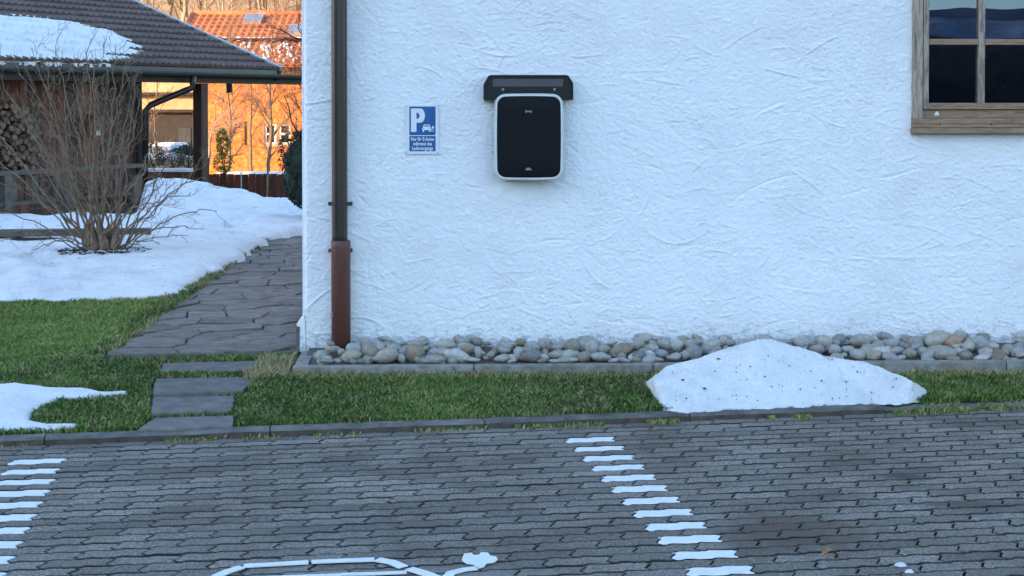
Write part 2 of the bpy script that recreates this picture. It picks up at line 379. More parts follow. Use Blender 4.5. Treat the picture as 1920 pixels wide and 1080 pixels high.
# ------------------------------------------------------------ ground
def lawn_z(x, y):
    v = x * V_.x + y * V_.y
    a = np.interp(v, [7.0, 7.25, 8.5, 9.5, 11, 13, 16, 20, 23, 30, 45, 75, 120], [.025, .032, .095, .105, .135, .155, .175, .10, -.1, -.5, -.75, -.9, -.9])
    return a
us = np.concatenate([np.linspace(-500, -14, 20), np.linspace(-12, 12, 97), np.linspace(14, 500, 20)])
vs_ = np.concatenate([np.linspace(-600, -6, 30), np.linspace(-5, 7.0, 20), [7.17, 7.2, 7.21], np.linspace(7.3, 20, 110), np.linspace(20.5, 120, 80), np.linspace(125, 260, 10)])
UU, VV = np.meshgrid(us, vs_); X = UU * U.x + VV * V_.x; Y = UU * U.y + VV * V_.y
Z = np.where(VV < 7.2, -.075, lawn_z(X, Y) - .012)
Z = Z + np.where((VV > 7.3) & (np.abs(UU) < 12), (fbm(X * 3, Y * 3, 3, 5) - .5) * .012, 0)
Z = np.where(VV < 7.2, Z, Z - np.clip((X - HC.x - .1), 0, .1) * (VV > 8.8) * 1.0)
def grid_faces(nx, ny):
    i = np.arange(nx * ny).reshape(ny, nx)
    return np.stack([i[:-1, :-1], i[:-1, 1:], i[1:, 1:], i[1:, :-1]], -1).reshape(-1, 4)
link('ground', np_mesh('ground', np.stack([X.ravel(), Y.ravel(), Z.ravel()], 1), grid_faces(len(us), len(vs_)), M['soil']), kind='structure')

# ------------------------------------------------------------ car park: zigzag concrete pavers laid row by row
lot = empty('parking_lot', (0, 0, 0), kind='structure')
PL, PW = 0.2286, 0.0906
O0 = Vector(touv(G(1107, 823)))
j = MB(); j.add([uv(-9, -3, -.03), uv(9, -3, -.03), uv(9, KV, -.03), uv(-9, KV, -.03)], [(0, 1, 2, 3)])
j.obj('joint_bed', M['joint'], lot)
def paver_outline(g=.0064, jit=0):
    # the wavy long side repeats every half stone, so that staggered rows interlock
    h = PW / 2 ; a = .0125
    def wave(s):
        t = (s / (PL / 2)) % 1.0
        return a * (0 if t < .12 else (t - .12) / .16 if t < .28 else 1 - (t - .28) / .5 if t < .78 else 0) - a * .4
    def end(w): # zigzag short side
        t = w / PW + .5
        return -.017 * (math.sin(2 * math.pi * t)) * (1 if abs(t - .5) < .5 else 0)
    pts = []
    n = 16
    for i in range(n + 1):
        s = -PL / 2 + PL * i / n; pts.append((s, -h + wave(s + PL / 2) + g))
    ws = [-.25, 0, .25]
    for w in ws: pts.append((PL / 2 + end(w * PW), w * PW))
    for i in range(n, -1, -1):
        s = -PL / 2 + PL * i / n; pts.append((s, h + wave(s) - g))
    for w in reversed(ws): pts.append((-PL / 2 + end(w * PW), w * PW))
    out = []
    for (x, y) in pts:                                   # open the end joints
        k = 1 if x > 0 else -1
        out.append((x - k * g * max(0, (abs(x) - PL / 2 + .03) / .03) * .6 + random.uniform(-1, 1) * jit, y + random.uniform(-1, 1) * jit))
    return out
def paver_mesh(name, mat_, jit=.0007, worn=0):
    o = paver_outline(jit=jit); n = len(o); cx = 0
    top = [(x * .985, y * .945, -0.0) for x, y in o]
    edge = [(x, y, -.0035) for x, y in o]; bot = [(x, y, -.03) for x, y in o]
    v = top + edge + bot
    f = [tuple(range(n))] + [(n+i, n+(i+1)%n, (i+1)%n, i) for i in range(n)] + [(2*n+i, 2*n+(i+1)%n, n+(i+1)%n, n+i) for i in range(n)]
    me = mesh(name, v, f, mat_); me.materials.append(M['joint']); me.materials.append(M['paver_edge'])  # sides and chamfers darker than the top, so joint lines stand out
    for p_ in me.polygons[1 + n:]: p_.material_index = 1
    if mat_ == M['paver']:
        for p_ in me.polygons[1:1 + n]: p_.material_index = 2
    return me
pm = [paver_mesh('paver_mesh', M['paver']) for _ in range(8)]
pw = [paver_mesh('painted_paver_mesh', M['paint'], .0016) for _ in range(6)]
cells = []
for jj in range(-3, 34):
    for i in range(-26, 26):
        u = O0.x + (i + (.5 if jj % 2 else 0)) * PL; v = O0.y - jj * PW
        p = uv(u, v)
        if p.y < 3.6 or v > KV - PW * .45: continue
        k = FPX / p.y; px = 960 + p.x * k; py = 188 + CAMH * k
        if not (-420 < px < 2340) or py > 1500: continue
        dash = (i in (0, -11)) and jj >= 0 and jj % 2 == 0
        vis = -60 < px < 1980 and py < 1092
        cells.append((p, k, dash, vis))
vis = sorted([c for c in cells if c[3] and not c[2]], key=lambda c: -c[1])
single = set(id(c) for c in vis[:292 - 0])
joined = MB()
for c in cells:
    p, k, dash, vv = c
    z = random.gauss(0, .0009) - .002; rz = KA + random.gauss(0, .006)
    if id(c) in single or dash:
        o = link('painted_paver' if dash else 'paver', random.choice(pw if dash else pm), lot)
        o.location = (p.x + random.gauss(0, .0008), p.y + random.gauss(0, .0008), z); o.rotation_euler = (random.gauss(0, .006), random.gauss(0, .004), rz)
    else:
        me = random.choice(pm); Mx = Matrix.Translation((p.x, p.y, z)) @ Matrix.Rotation(rz, 4, 'Z') @ Matrix.Rotation(random.gauss(0, .006), 4, 'X')
        joined.tint = random.random()
        joined.add([Mx @ v.co for v in me.vertices], [tuple(f.vertices) for f in me.polygons])
jf = joined.obj('paver_field', M['paver'], lot, kind='stuff'); jf.data.materials.append(M['joint']); jf.data.materials.append(M['paver_edge'])
for p_ in jf.data.polygons:
    if len(p_.vertices) == 4 and abs(p_.normal.z) < .85: p_.material_index = 1 if abs(p_.normal.z) < .05 else 2

# painted car-and-plug symbol (only its top is in the picture)
def strip(mb, pts, w, z=.0055, taper=True):
    pts = [G(x, y, 0) if not isinstance(x, Vector) else x for x, y in pts]
    n = len(pts); L = []; Rr = []
    for i, p in enumerate(pts):
        d = (pts[min(i+1, n-1)] - pts[max(i-1, 0)]); d.z = 0; d.normalize(); q = Vector((-d.y, d.x, 0)) * w / 2
        k = 1 + random.uniform(-.06, .06)
        L.append(p + q * k + Vector((0, 0, z))); Rr.append(p - q * k + Vector((0, 0, z)))
    vs = L + Rr + [v - Vector((0, 0, .004)) for v in L + Rr]
    fs = [(i, n+i, n+i+1, i+1) for i in range(n-1)]
    fs += [(i+1, 2*n+i+1, 2*n+i, i) for i in range(n-1)] + [(n+i, 3*n+i, 3*n+i+1, n+i+1) for i in range(n-1)] + [(0, 2*n, 3*n, n), (n-1, 2*n-1, 4*n-1, 3*n-1)]
    mb.add(vs, fs)
mark = empty('road_marking', G(640, 1078, 0), label='white painted car with plug symbol on the grey pavers at the front', cat='road marking')
def mobj(mb, name='painted_line'):
    o = mb.obj(name, M['paint']); o.parent = mark; o.location = -mark.location; return o
for pts, w in (([(404, 1083), (428, 1073), (453, 1065)], .036), ([(457, 1063), (510, 1060), (578, 1056)], .036), ([(584, 1055.5), (640, 1053), (702, 1051)], .036),
               ([(707, 1051), (735, 1056), (756, 1065)], .04), ([(767, 1068), (800, 1078), (830, 1090)], .04),
               ([(400, 1084), (370, 1100), (330, 1125)], .036), ([(640, 1079), (700, 1077.5), (762, 1075)], .024), ([(500, 1085), (640, 1080)], .024),
               ([(838, 1084), (846, 1076), (870, 1070), (893, 1067)], .034)):
    b_ = MB(); strip(b_, pts, w); mobj(b_)
b_ = MB(); c = G(897, 1053, 0)
pl = []
for px, py in ((870, 1041), (884, 1039), (888, 1043), (898, 1043), (902, 1038), (915, 1039), (920, 1045), (930, 1046), (933, 1051), (926, 1056), (912, 1058), (908, 1064), (898, 1067), (893, 1064), (888, 1060), (874, 1058), (866, 1052), (868, 1046)):
    q = G(px, py, 0); pl.append((q.x, q.y))
b_.prism(pl[::-1], .001, .0057); mobj(b_, 'painted_plug')

# ------------------------------------------------------------ kerb
kerb = empty('kerb', (0, 0, 0), kind='structure')
u0 = touv(G(82, 836))[0]; kl = 1.035
for i in range(-5, 9):
    ua = u0 + i * kl + .003; ub = u0 + (i + 1) * kl - .003
    zt = .033 if i < 3 else .030
    if ub > touv(G(1676, 775))[0] + .05: zt = .020
    b_ = MB(); n = 12; zz = .0
    # length cut in small steps so the worn arris can wander
    sec = []
    for s in range(n + 1):
        u = ua + (ub - ua) * s / n; w = random.uniform(-.0025, .0025); h_ = zt + random.uniform(-.002, .002)
        sec.append([uv(u, KV + w, -.06), uv(u, KV + w, h_ - .010), uv(u, KV + .010 + w, h_), uv(u, KV + .085, h_), uv(u, KV + .09, -.06)])
    vs = [p for s in sec for p in s]
    fs = [(s*5+q, (s+1)*5+q, (s+1)*5+q+1, s*5+q+1) for s in range(n) for q in range(4)] + [(4,3,2,1,0), tuple(n*5+q for q in range(5))]
    b_.add(vs, fs); ko = b_.obj('kerb_stone', M['kerb'], kerb); ko.data.materials.append(M['kerb_face'])
    for q_i, p_ in enumerate(ko.data.polygons):
        if q_i < n * 4 and q_i % 4 == 0: p_.material_index = 1

# ------------------------------------------------------------ stone bed along the wall
bed = empty('stone_bed', (0, 0, 0), kind='structure')
CY = -.55
b_ = MB(); b_.add([hl(.04, CY + .05, .112), hl(9, CY + .05, .112), hl(9, .02, .145), hl(.04, .02, .145)], [(0, 1, 2, 3)])
b_.obj('bed_base', M['bedding'], bed)
for i in range(9):
    s0 = i * 1.0 + (0 if i else -.005); s1 = (i + 1) * 1.0 - .005
    b_ = MB(); b_.prism([tuple(hl(s0, CY)[:2]), tuple(hl(s1, CY)[:2]), tuple(hl(s1, CY + .075)[:2]), tuple(hl(s0, CY + .075)[:2])], .0, .129 + random.uniform(-.003, .003))
    b_.obj('edging_stone', M['edging'], bed, bevel=.006)
b_ = MB(); b_.prism([tuple(hl(0, CY + .08)[:2]), tuple(hl(.075, CY + .08)[:2]), tuple(hl(.075, -.03)[:2]), tuple(hl(0, -.03)[:2])], 0, .131)
b_.obj('edging_stone', M['edging'], bed, bevel=.006)
def stone_mesh(seed, ang=0):
    bm = bmesh.new(); bmesh.ops.create_icosphere(bm, subdivisions=2, radius=1)
    rr = random.Random(seed); off = Vector((rr.uniform(0, 50), rr.uniform(0, 50), rr.uniform(0, 50)))
    for v in bm.verts:
        d = v.co.normalized(); k = 1 + .30 * mnoise.noise(d * .9 + off) + .10 * mnoise.noise(d * 2.2 + off)
        if ang: # facets
            for q in range(5):
                nn = Vector((rr.uniform(-1, 1), rr.uniform(-1, 1), rr.uniform(-1, 1))).normalized() if q == -1 else Vector((math.sin(seed * 3 + q * 1.9), math.cos(seed * 2 + q * 2.7), math.sin(q * 4.1 + seed))).normalized()
                t = d.dot(nn)
                if t * k > .72: k = .72 / t
        v.co = d * k
    me = bpy.data.meshes.new('stone_mesh'); bm.to_mesh(me); bm.free(); me.materials.append(M['stone'])
    me.polygons.foreach_set('use_smooth', [True] * len(me.polygons)); return me
SM = [stone_mesh(i, i % 2 == 0) for i in range(14)]
big = [(603,668,22,22),(612,676,30,9),(634,676,14,9),(660,668,36,25),(694,662,30,33),(724,667,44,27),(740,654,25,17),(757,660,22,22),(779,662,36,32),(815,655,13,12),(818,673,40,16),
(828,661,20,12),(837,646,34,19),(858,667,50,27),(880,654,30,20),(897,661,14,22),(882,674,40,10),(920,666,17,17),(941,673,30,14),(945,656,26,14),(973,662,20,28),(1000,649,27,19),(998,668,34,25),
(1022,664,15,22),(1044,665,32,19),(1045,651,24,11),(1075,649,32,28),(1077,665,26,15),(1040,677,26,7),(1072,675,24,9),(1110,652,28,27),(1125,669,38,19),(1100,669,20,13),(1165,657,44,30),
(1196,646,22,27),(1196,667,33,19),(1170,675,30,9),(1222,654,24,18),(1232,674,26,10),(1206,660,20,16),(1248,645,28,21),(1269,648,27,25),(1240,663,27,15),(1265,669,29,15),(1286,667,17,17),
(1302,662,33,31),(1291,648,18,15),(1326,656,18,18),(1337,648,30,29),(1340,664,26,16),(1362,653,12,10),(1395,645,28,19),(1438,635,28,13),(1470,641,30,10),(1506,641,34,21),(1545,640,33,22),
(1528,653,17,13),(1567,643,15,12),(1565,656,25,18),(1590,655,27,13),(1617,638,46,26),(1626,656,32,22),(1608,665,30,20),(1583,665,12,8),(1648,646,22,16),(1673,645,28,20),(1652,664,38,27),
(1682,658,24,18),(1696,650,22,16),(1718,646,24,17),(1707,663,30,21),(1686,672,22,13),(1754,637,56,34),(1801,630,24,27),(1816,649,22,21),(1762,662,60,26),(1731,661,21,20),(1793,661,25,19),
(1811,667,28,20),(1837,646,35,29),(1862,650,27,17),(1841,671,32,14),(1876,669,34,17),(1891,656,25,21),(1906,661,22,18),(1916,648,24,18),(1786,672,30,12),(1895,676,26,8),(1740,674,26,9),
(1940,655,40,30),(1975,660,40,26),(800,676,24,8),(706,674,24,10),(1018,676,22,9),(1150,676,20,8),(1300,678,20,7),(960,677,20,8),(640,660,14,12),(1134,655,24,18),(1480,655,30,16),(1420,655,30,16),(1450,660,30,16)]
def put_stone(px, py, w, h, pink=False, name='stone'):
    t = min(1, max(0, (677 - (py + h * .15)) / 40)); s_ = None
    off = .46 - t * .34                                   # distance in front of the wall
    s, z = wl(px, py, off); sc = (8.75 + .05 * s - off) / FPX
    o = link(name, random.choice(SM), bed)
    if pink:
        o.data = o.data.copy(); o.data.materials.clear(); o.data.materials.append(M['stone_pink']); o['label'] = 'rounded pinkish stone'
    o.location = hl(s, -off, z)
    o.scale = (w * sc * .53, max(w, h) * sc * .45, h * sc * .56); o.rotation_euler = (random.uniform(-.15, .15), random.uniform(-.22, .22), random.choice((0, math.pi)) + random.uniform(-.3, .3))
for q in big: put_stone(*q)
put_stone(1786, 641, 42, 29, True)
for i in range(240):                                       # lower layer that shows between the large ones
    s = random.uniform(.12, 4.6); y = -random.uniform(.03, .44); r_ = random.uniform(.022, .042)
    o = link('stone', random.choice(SM), bed); o.location = hl(s, y, .125 + r_ * .3 + (.44 + y) * .15)
    o.scale = (r_ * random.uniform(1, 1.5), r_ * 1.1, r_ * random.uniform(.6, .9)); o.rotation_euler = (random.uniform(-.4, .4), random.uniform(-.4, .4), random.uniform(0, 6))

# ------------------------------------------------------------ house with the rough white wall
house = empty('house', HC, HA, label='white rendered house wall with drainpipe and weathered wooden window, filling the right of the picture', cat='house')
def trowelled(W, H, x0, z0, res, hole=None):
    nx = int(W / res) + 1; nz = int(H / res) + 1
    xs = x0 + np.arange(nx) * res; zs = z0 + np.arange(nz) * res; XX, ZZ = np.meshgrid(xs, zs)
    h = (fbm(XX * 55, ZZ * 75, 3, 1) - .5) * .0042 + (fbm(XX * 16 + fbm(XX * 5, ZZ * 5, 2, 9) * 3, ZZ * 26, 3, 2) - .5) * .0036
    ca, sa = math.cos(-.35), math.sin(-.35); P1 = XX * ca + ZZ * sa; P2 = -XX * sa + ZZ * ca
    wq = fbm(XX * 7, ZZ * 7, 3, 14) * 2.2
    for fr, am, sd_ in ((40, .0016, 4), (78, .0026, 5)):
        r1 = np.abs(fbm(P1 * fr * .55 + wq, P2 * fr + wq, 2, sd_) * 2 - 1); h += (np.clip(1 - r1 * 3.2, 0, 1) ** 1.3) * am * (.45 + 1.1 * fbm(XX * 4, ZZ * 4, 2, sd_ + 20))
    rr = np.random.default_rng(3)
    for i in range(int(W * H * 60)):
        cx = rr.uniform(x0, x0 + W); cz = rr.uniform(z0, z0 + H); L = rr.uniform(.03, .16) if rr.random() < .93 else rr.uniform(.15, .30)
        an = rr.normal(-.15, .42) if rr.random() < .85 else rr.uniform(-1.5, 1.5); k = rr.normal(0, 1.3) ; A = rr.uniform(.0012, .0038) * (1.6 if L > .15 else 1) * (1 if rr.random() < .7 else -1); w = rr.uniform(.0030, .0065)
        i0 = max(0, int((cx - L - x0) / res)); i1 = min(nx, int((cx + L - x0) / res) + 1); j0 = max(0, int((cz - L - z0) / res)); j1 = min(nz, int((cz + L - z0) / res) + 1)
        if i1 <= i0 or j1 <= j0: continue
        dx = XX[j0:j1, i0:i1] - cx; dz = ZZ[j0:j1, i0:i1] - cz
        p = dx * math.cos(an) + dz * math.sin(an); q = -dx * math.sin(an) + dz * math.cos(an) - k * p * p
        ta = np.clip(1 - (p / L) ** 2, 0, 1) ** 1.2
        h[j0:j1, i0:i1] += ta * A * (np.exp(-(q / w) ** 2) + .45 * np.exp(-np.clip(q, 0, None) / (5 * w)) * (q > 0))
    V = np.stack([XX.ravel(), -h.ravel(), ZZ.ravel()], 1)
    F = grid_faces(nx, nz)
    if hole:
        cx = V[F].mean(1); keep = ~((cx[:, 0] > hole[0]) & (cx[:, 0] < hole[1]) & (cx[:, 2] > hole[2]) & (cx[:, 2] < hole[3])); F = F[keep]
    return V, F
wx0, wz0 = wl(1709, 222); wx1 = wx0 + 1.30; wz1 = wz0 + 1.15
RW = .0050
V, F = trowelled(4.9, 2.45, .012, .06, RW, (wx0 + .02, wx1 - .02, wz0 - .004, 9))
# soft corner at the left end of the wall
V[:, 1] += np.clip(.02 - (V[:, 0] - .012), 0, .02) ** 2 * 40
link('wall', np_mesh('wall', V, F, M['render']), house)
b_ = MB()
xa, xb, zt = .012 + int(4.9 / RW) * RW, 11.0, .06 + int(2.45 / RW) * RW
b_.box(xa, xb, 0, .3, .0, 5.2); b_.box(.012, wx0, 0, .3, zt, 5.2); b_.box(wx0, wx1, 0, .3, wz1, 5.2); b_.box(wx1, xa, 0, .3, zt, 5.2)
b_.box(0, .3, .016, 9, 0, 5.2); b_.box(.3, 11, 8.7, 9, 0, 5.2); b_.box(10.7, 11, .3, 8.7, 0, 5.2)
b_.obj('outer_wall', M['render'], house)
b_ = MB(); b_.add([(.0, -.0, .06), (.014, -.0, .06), (.014, .02, .06), (0, .02, .06), (0, .006, 5.2), (.014, -.0, 5.2), (.014, .02, 5.2), (0, .02, 5.2)], [(0,1,5,4),(0,4,7,3),(0,3,2,1)])
# corner bead and flared, brown-edged plinth at the left end
b_ = MB(); b_.add([(-.034, .005, .12), (.02, -.006, .12), (.02, .25, .12), (-.034, .25, .12), (-.034, .005, .285), (.012, -.003, .34), (.012, .25, .34), (-.034, .25, .285)],
    [(0,1,5,4),(4,5,6,7),(0,4,7,3),(1,2,6,5),(2,3,7,6)])
b_.obj('plinth', M['render'], house)
b_ = MB(); b_.box(-.038, -.0345, .003, 8.9, .12, .28); b_.box(-.036, -.016, -.0015, .0045, .12, .27); b_.obj('plinth_facing', M['kerb'], house)
b_ = MB(); b_.add([(-.8, -.9, 5.0), (11.8, -.9, 5.0), (11.8, 4.5, 7.3), (-.8, 4.5, 7.3), (-.8, 9.9, 5.0), (11.8, 9.9, 5.0), (-.8, -.9, 5.15), (11.8, -.9, 5.15), (11.8, 4.5, 7.45), (-.8, 4.5, 7.45), (-.8, 9.9, 5.15), (11.8, 9.9, 5.15)],
    [(3,2,1,0),(5,2,3,4),(6,7,8,9),(9,8,11,10),(0,1,7,6),(0,6,9,3),(3,9,10,4),(1,2,8,7),(2,5,11,8),(4,10,11,5)])
b_.obj('roof', M['tile_dark'], house)

# window
def wz(py, off=0): return wl(1740, py, off)[1]
def wxx(px, off=0): return wl(px, 120, off)[0]
win = empty('window', (0, 0, 0)); win.parent = house
def wp(name, px0, px1, py0, py1, y0, y1, mat_, bev=.004, **k):
    b_ = MB(); b_.box(wxx(px0), wxx(px1), y0, y1, wz(py1), wz(py0)); return b_.obj(name, mat_, win, bevel=bev, **k)
TOP = -150
wp('frame', 1709.5, 1727.5, TOP, 222, -.030, .10, M['win_v'])
wp('frame', 2140, 2158, TOP, 222, -.030, .10, M['win_v'])
wp('frame', 1709.5, 2158, TOP - 18, TOP, -.028, .10, M['win_h'])
wp('gap_shade_strip', 1724, 1730, TOP, 206, -.006, .09, M['wood_black'])  # blackish strip paints the dark gap between frame and sash
def sash(a, b):
    wp('sash_stile', a, a + 10.5, TOP, 205, -.020, .06, M['win_v']); wp('sash_stile', b - 10.5, b, TOP, 205, -.020, .06, M['win_v'])
    wp('sash_rail', a + 10.5, b - 10.5, 193, 205, -.020, .06, M['win_h'])
    c_ = (a + b) / 2
    wp('glazing_bar', c_ - 6, c_ + 6, TOP, 193, -.012, .045, M['win_v'])
    for y0, y1 in ((73, 84), (-48, -37)):
        wp('glazing_bar', a + 10.5, c_ - 6, y0, y1, -.010, .045, M['win_h']); wp('glazing_bar', c_ + 6, b - 10.5, y0, y1, -.010, .045, M['win_h'])
    for xa_, xb_ in ((a + 9, c_ - 5), (c_ + 5, b - 9)):
        for y0, y1 in ((83, 194), (-38, 74), (TOP, -47)):
            b__ = MB(); b__.add([(wxx(xa_), .012, wz(y1)), (wxx(xb_), .012, wz(y1)), (wxx(xb_), .012, wz(y0)), (wxx(xa_), .012, wz(y0))], [(0,1,2,3)])
            o = b__.obj('pane', M['glass'], win)
sash(1729.5, 1950); sash(1952, 2139)
wp('weather_bar', 1730, 2139, 205.5, 221, -.002, .06, M['win_h'], .003)
wp('sill_board', 1709, 2160, 221.5, 232, -.045, .08, M['win_h'], .003)
wp('sill_board', 1709, 2160, 232.5, 239, -.050, .08, M['win_h'], .002)
wp('sill', 1707, 2162, 240, 250, -.068, .08, M['win_h'], .005)
for px in (1763, 1860, 1957, 2054):
    b_ = MB(); c = (wxx(px, .05), -.0505, wz(233, .05)); b_.tube([(c[0], -.046, c[2]), (c[0], -.0525, c[2])], .005, 8); b_.obj('screw', M['debris'], win)
b_ = MB(); xq, zq = wxx(1756.5), wz(213); b_.add([(xq - .017, -.004, zq - .010), (xq + .017, -.004, zq - .010), (xq + .006, -.006, zq + .012), (xq - .004, -.006, zq + .013), (xq - .017, -.002, zq - .010), (xq + .017, -.002, zq - .010), (xq + .006, -.002, zq + .012), (xq - .004, -.002, zq + .013)], [(0,1,2,3),(1,5,6,2),(0,3,7,4),(3,2,6,7)])
b_.obj('white_tab', M['box_rim'], win)
b_ = MB(); b_.box(wx0 + .02, wx1 - .02, .30, 2.5, wz0 - .5, wz1 + .3); b_.f = [tuple(reversed(f)) for f in b_.f][:2] + [tuple(reversed(f)) for f in b_.f][3:]
b_.obj('room', M['room'], house)
b_ = MB(); b_.box(wx0 + .0, wx0 + .02, .1, .3, wz0, wz1); b_.box(wx0, wx1, .08, .3, wz0 - .12, wz0 + .018); b_.obj('reveal', M['room'], house)

# drainpipe
pipe = empty('drainpipe', (0, 0, 0)); pipe.parent = house
xp, _ = wl(636.5, 300, .09); xq_, _ = wl(639.5, 560, .09)
zj = wl(639, 452, .09)[1]; r1, r2 = .0455, .0560
b_ = MB(); b_.tube([(xp, -.085, 5.1), (xp, -.085, 2.4), (xp, -.085, zj + .03), (xp, -.085, zj - .03)], r1, 28); b_.obj('upper_pipe', M['pipe_up'], pipe, smooth=True)
b_ = MB(); x2 = xp + .006; b_.tube([(x2, -.085, zj + .004), (x2, -.085, zj), (x2, -.085, zj - .035), (x2, -.085, .06)], [r2 - .004, r2, r2, r2], 28)
b_.obj('lower_pipe', M['pipe_low'], pipe, smooth=True)
for py in (382, 470):
    z = wl(640, py, .09)[1]; rr_ = (r1 if py < 450 else r2) + .003
    b_ = MB(); b_.tube([(x2 if py > 450 else xp, -.085, z - .010), (x2 if py > 450 else xp, -.085, z + .010)], rr_, 28)
    b_.box(xp - .066, xp - .040, -.092, -.078, z - .011, z + .011); b_.box(xp + .048, xp + .074, -.092, -.078, z - .011, z + .011)
    b_.box(xp - .06, xp - .052, -.078, .0, z - .006, z + .006); b_.box(xp + .060, xp + .068, -.078, .0, z - .006, z + .006)
    b_.obj('clamp', M['pipe_up'] if py < 450 else M['pipe_low'], pipe, bevel=.0015)
b_ = MB(); z = wl(626, 588, .09)[1]; b_.tube([(x2 - .043, -.129, z - .014), (x2 - .043, -.129, z + .014)], .004, 6); b_.obj('inspection_mark', M['steel'], pipe)

# ------------------------------------------------------------ parking sign
s0, z1_ = wl(761, 196.5, .01); s1, z0_ = wl(822.5, 289, .01)
W, H = s1 - s0, z1_ - z0_
sign = empty('parking_sign', hl(s0, -.008, z0_), HA, label='blue and white parking sign with a P and an electric car on the white wall', cat='sign')
def rrect(x0, x1, z0, z1, r, n=5):
    out = []
    for cx, cz, a0 in ((x1 - r, z0 + r, -90), (x1 - r, z1 - r, 0), (x0 + r, z1 - r, 90), (x0 + r, z0 + r, 180)):
        for i in range(n + 1): a = R(a0 + 90 * i / n); out.append((cx + r * math.cos(a), cz + r * math.sin(a)))
    return out
XZ = Matrix(((1, 0, 0, 0), (0, 0, -1, 0), (0, 1, 0, 0), (0, 0, 0, 1)))   # (x, z, depth) -> x, -depth, z
def plate(poly, d0, d1): b_ = MB(); b_.prism(poly, d0, d1, XZ); return b_
plate(rrect(0, W, 0, H, .008), -.001, .004).obj('plate', M['sign_white'], sign, bevel=.001)
bx0, bx1 = W * .105, W * .905
plate(rrect(bx0, bx1, H * .385, H * .965, .004), .004, .0052).obj('blue_panel', M['sign_blue'], sign)
plate(rrect(bx0, bx1, H * .060, H * .368, .004), .004, .0052).obj('blue_panel', M['sign_blue'], sign)
for x in (.02, .98):
    for z in (.025, .975):
        b_ = MB(); b_.tube([(W * x, -.004, H * z), (W * x, -.008, H * z)], .0032, 8); b_.obj('screw', M['sign_screw'], sign)
# the P, drawn from its outline
def sp(u, v): return (bx0 + (u - 228) / (712 - 228) * (bx1 - bx0), H * .965 - (v - 172) / (662 - 172) * H * .58)
bowl_o = [sp(430 + 86 * math.cos(R(a)), 327 + 122 * -math.sin(R(a))) for a in range(90, -91, -15)]
bowl_i = [sp(372 + 46 * math.cos(R(a)), 330 + 52 * -math.sin(R(a))) for a in range(90, -91, -15)]
b_ = MB()
b_.prism([sp(258, 205), sp(258, 606), sp(360, 606), sp(360, 205)], .0052, .006, XZ)
o_ = [sp(360, 205)] + bowl_o + [sp(360, 449)]; i_ = [sp(360, 278)] + bowl_i + [sp(360, 382)]
for k in range(len(o_) - 1): b_.prism([i_[k], i_[k+1], o_[k+1], o_[k]][::-1], .0052, .006, XZ)
b_.obj('letter_p', M['sign_white'], sign)
b_ = MB()
b_.prism([sp(x, y) for x, y in ((463, 545), (478, 525), (497, 480), (600, 480), (618, 525), (634, 545), (630, 572), (600, 575), (495, 575), (468, 572))][::-1], .0052, .006, XZ)
b_.prism([sp(x, y) for x, y in ((472, 572), (478, 606), (498, 606), (500, 572))][::-1], .0052, .006, XZ)
b_.prism([sp(x, y) for x, y in ((592, 572), (594, 606), (616, 606), (622, 572))][::-1], .0052, .006, XZ)
b_.obj('car_symbol', M['sign_white'], sign)
b_ = MB(); b_.prism([sp(x, y) for x, y in ((500, 515), (512, 494), (586, 494), (597, 515))][::-1], .006, .0065, XZ)
for c in (487, 608): b_.prism([sp(c + 9 * math.cos(R(a)), 545 + 9 * math.sin(R(a))) for a in range(0, 360, 45)][::-1], .006, .0065, XZ)
b_.obj('symbol_window', M['sign_blue'], sign)
b_ = MB(); b_.prism([sp(664 + 20 * math.cos(R(a)), 530 + 22 * math.sin(R(a))) for a in range(0, 360, 30)][::-1], .0052, .006, XZ)
pth = [sp(*p) for p in ((634, 560), (640, 590), (655, 603), (668, 592), (668, 545))]
for a_, c_ in zip(pth[:-1], pth[1:]):
    d = Vector((c_[0] - a_[0], c_[1] - a_[1])).normalized(); q = Vector((-d.y, d.x)) * .0014
    b_.prism([(a_[0] + q.x, a_[1] + q.y), (a_[0] - q.x, a_[1] - q.y), (c_[0] - q.x, c_[1] - q.y), (c_[0] + q.x, c_[1] + q.y)], .0052, .006, XZ)
for dx in (-7, 7): b_.prism([sp(664 + dx - 3, 500), sp(664 + dx - 3, 515), sp(664 + dx + 3, 515), sp(664 + dx + 3, 500)], .0052, .006, XZ)
b_.obj('plug_symbol', M['sign_white'], sign)
def text_mesh(txt, size, mat_, width=None, bold=.012):
    cu = bpy.data.curves.new('lettering', 'FONT'); cu.body = txt; cu.size = size; cu.align_x = 'CENTER'; cu.align_y = 'CENTER'; cu.offset = bold * size; cu.extrude = .0003
    cu.resolution_u = 3
    to = bpy.data.objects.new('tmp', cu); C.objects.link(to); dg = bpy.context.evaluated_depsgraph_get(); dg.update()
    me = bpy.data.meshes.new_from_object(to.evaluated_get(dg)); bpy.data.objects.remove(to)
    xs = [v.co.x for v in me.vertices]; cw = max(xs) - min(xs); cx = (max(xs) + min(xs)) / 2
    k = width / cw if width else 1
    for v in me.vertices: v.co = Vector(((v.co.x - cx) * k, -v.co.z, v.co.y))
    me.materials.clear(); me.materials.append(mat_); return me
for txt, y, w_ in (('Nur für E-Autos', 740, 425), ('während des', 818, 350), ('Ladevorgangs', 893, 385)):
    me = text_mesh(txt, .030, M['sign_white'], w_ / 484 * (bx1 - bx0), .022)
    o = link('lettering', me, sign); o.location = ((bx0 + bx1) / 2, -.0056, H * .368 - (y - 688) / (940 - 688) * H * .308)

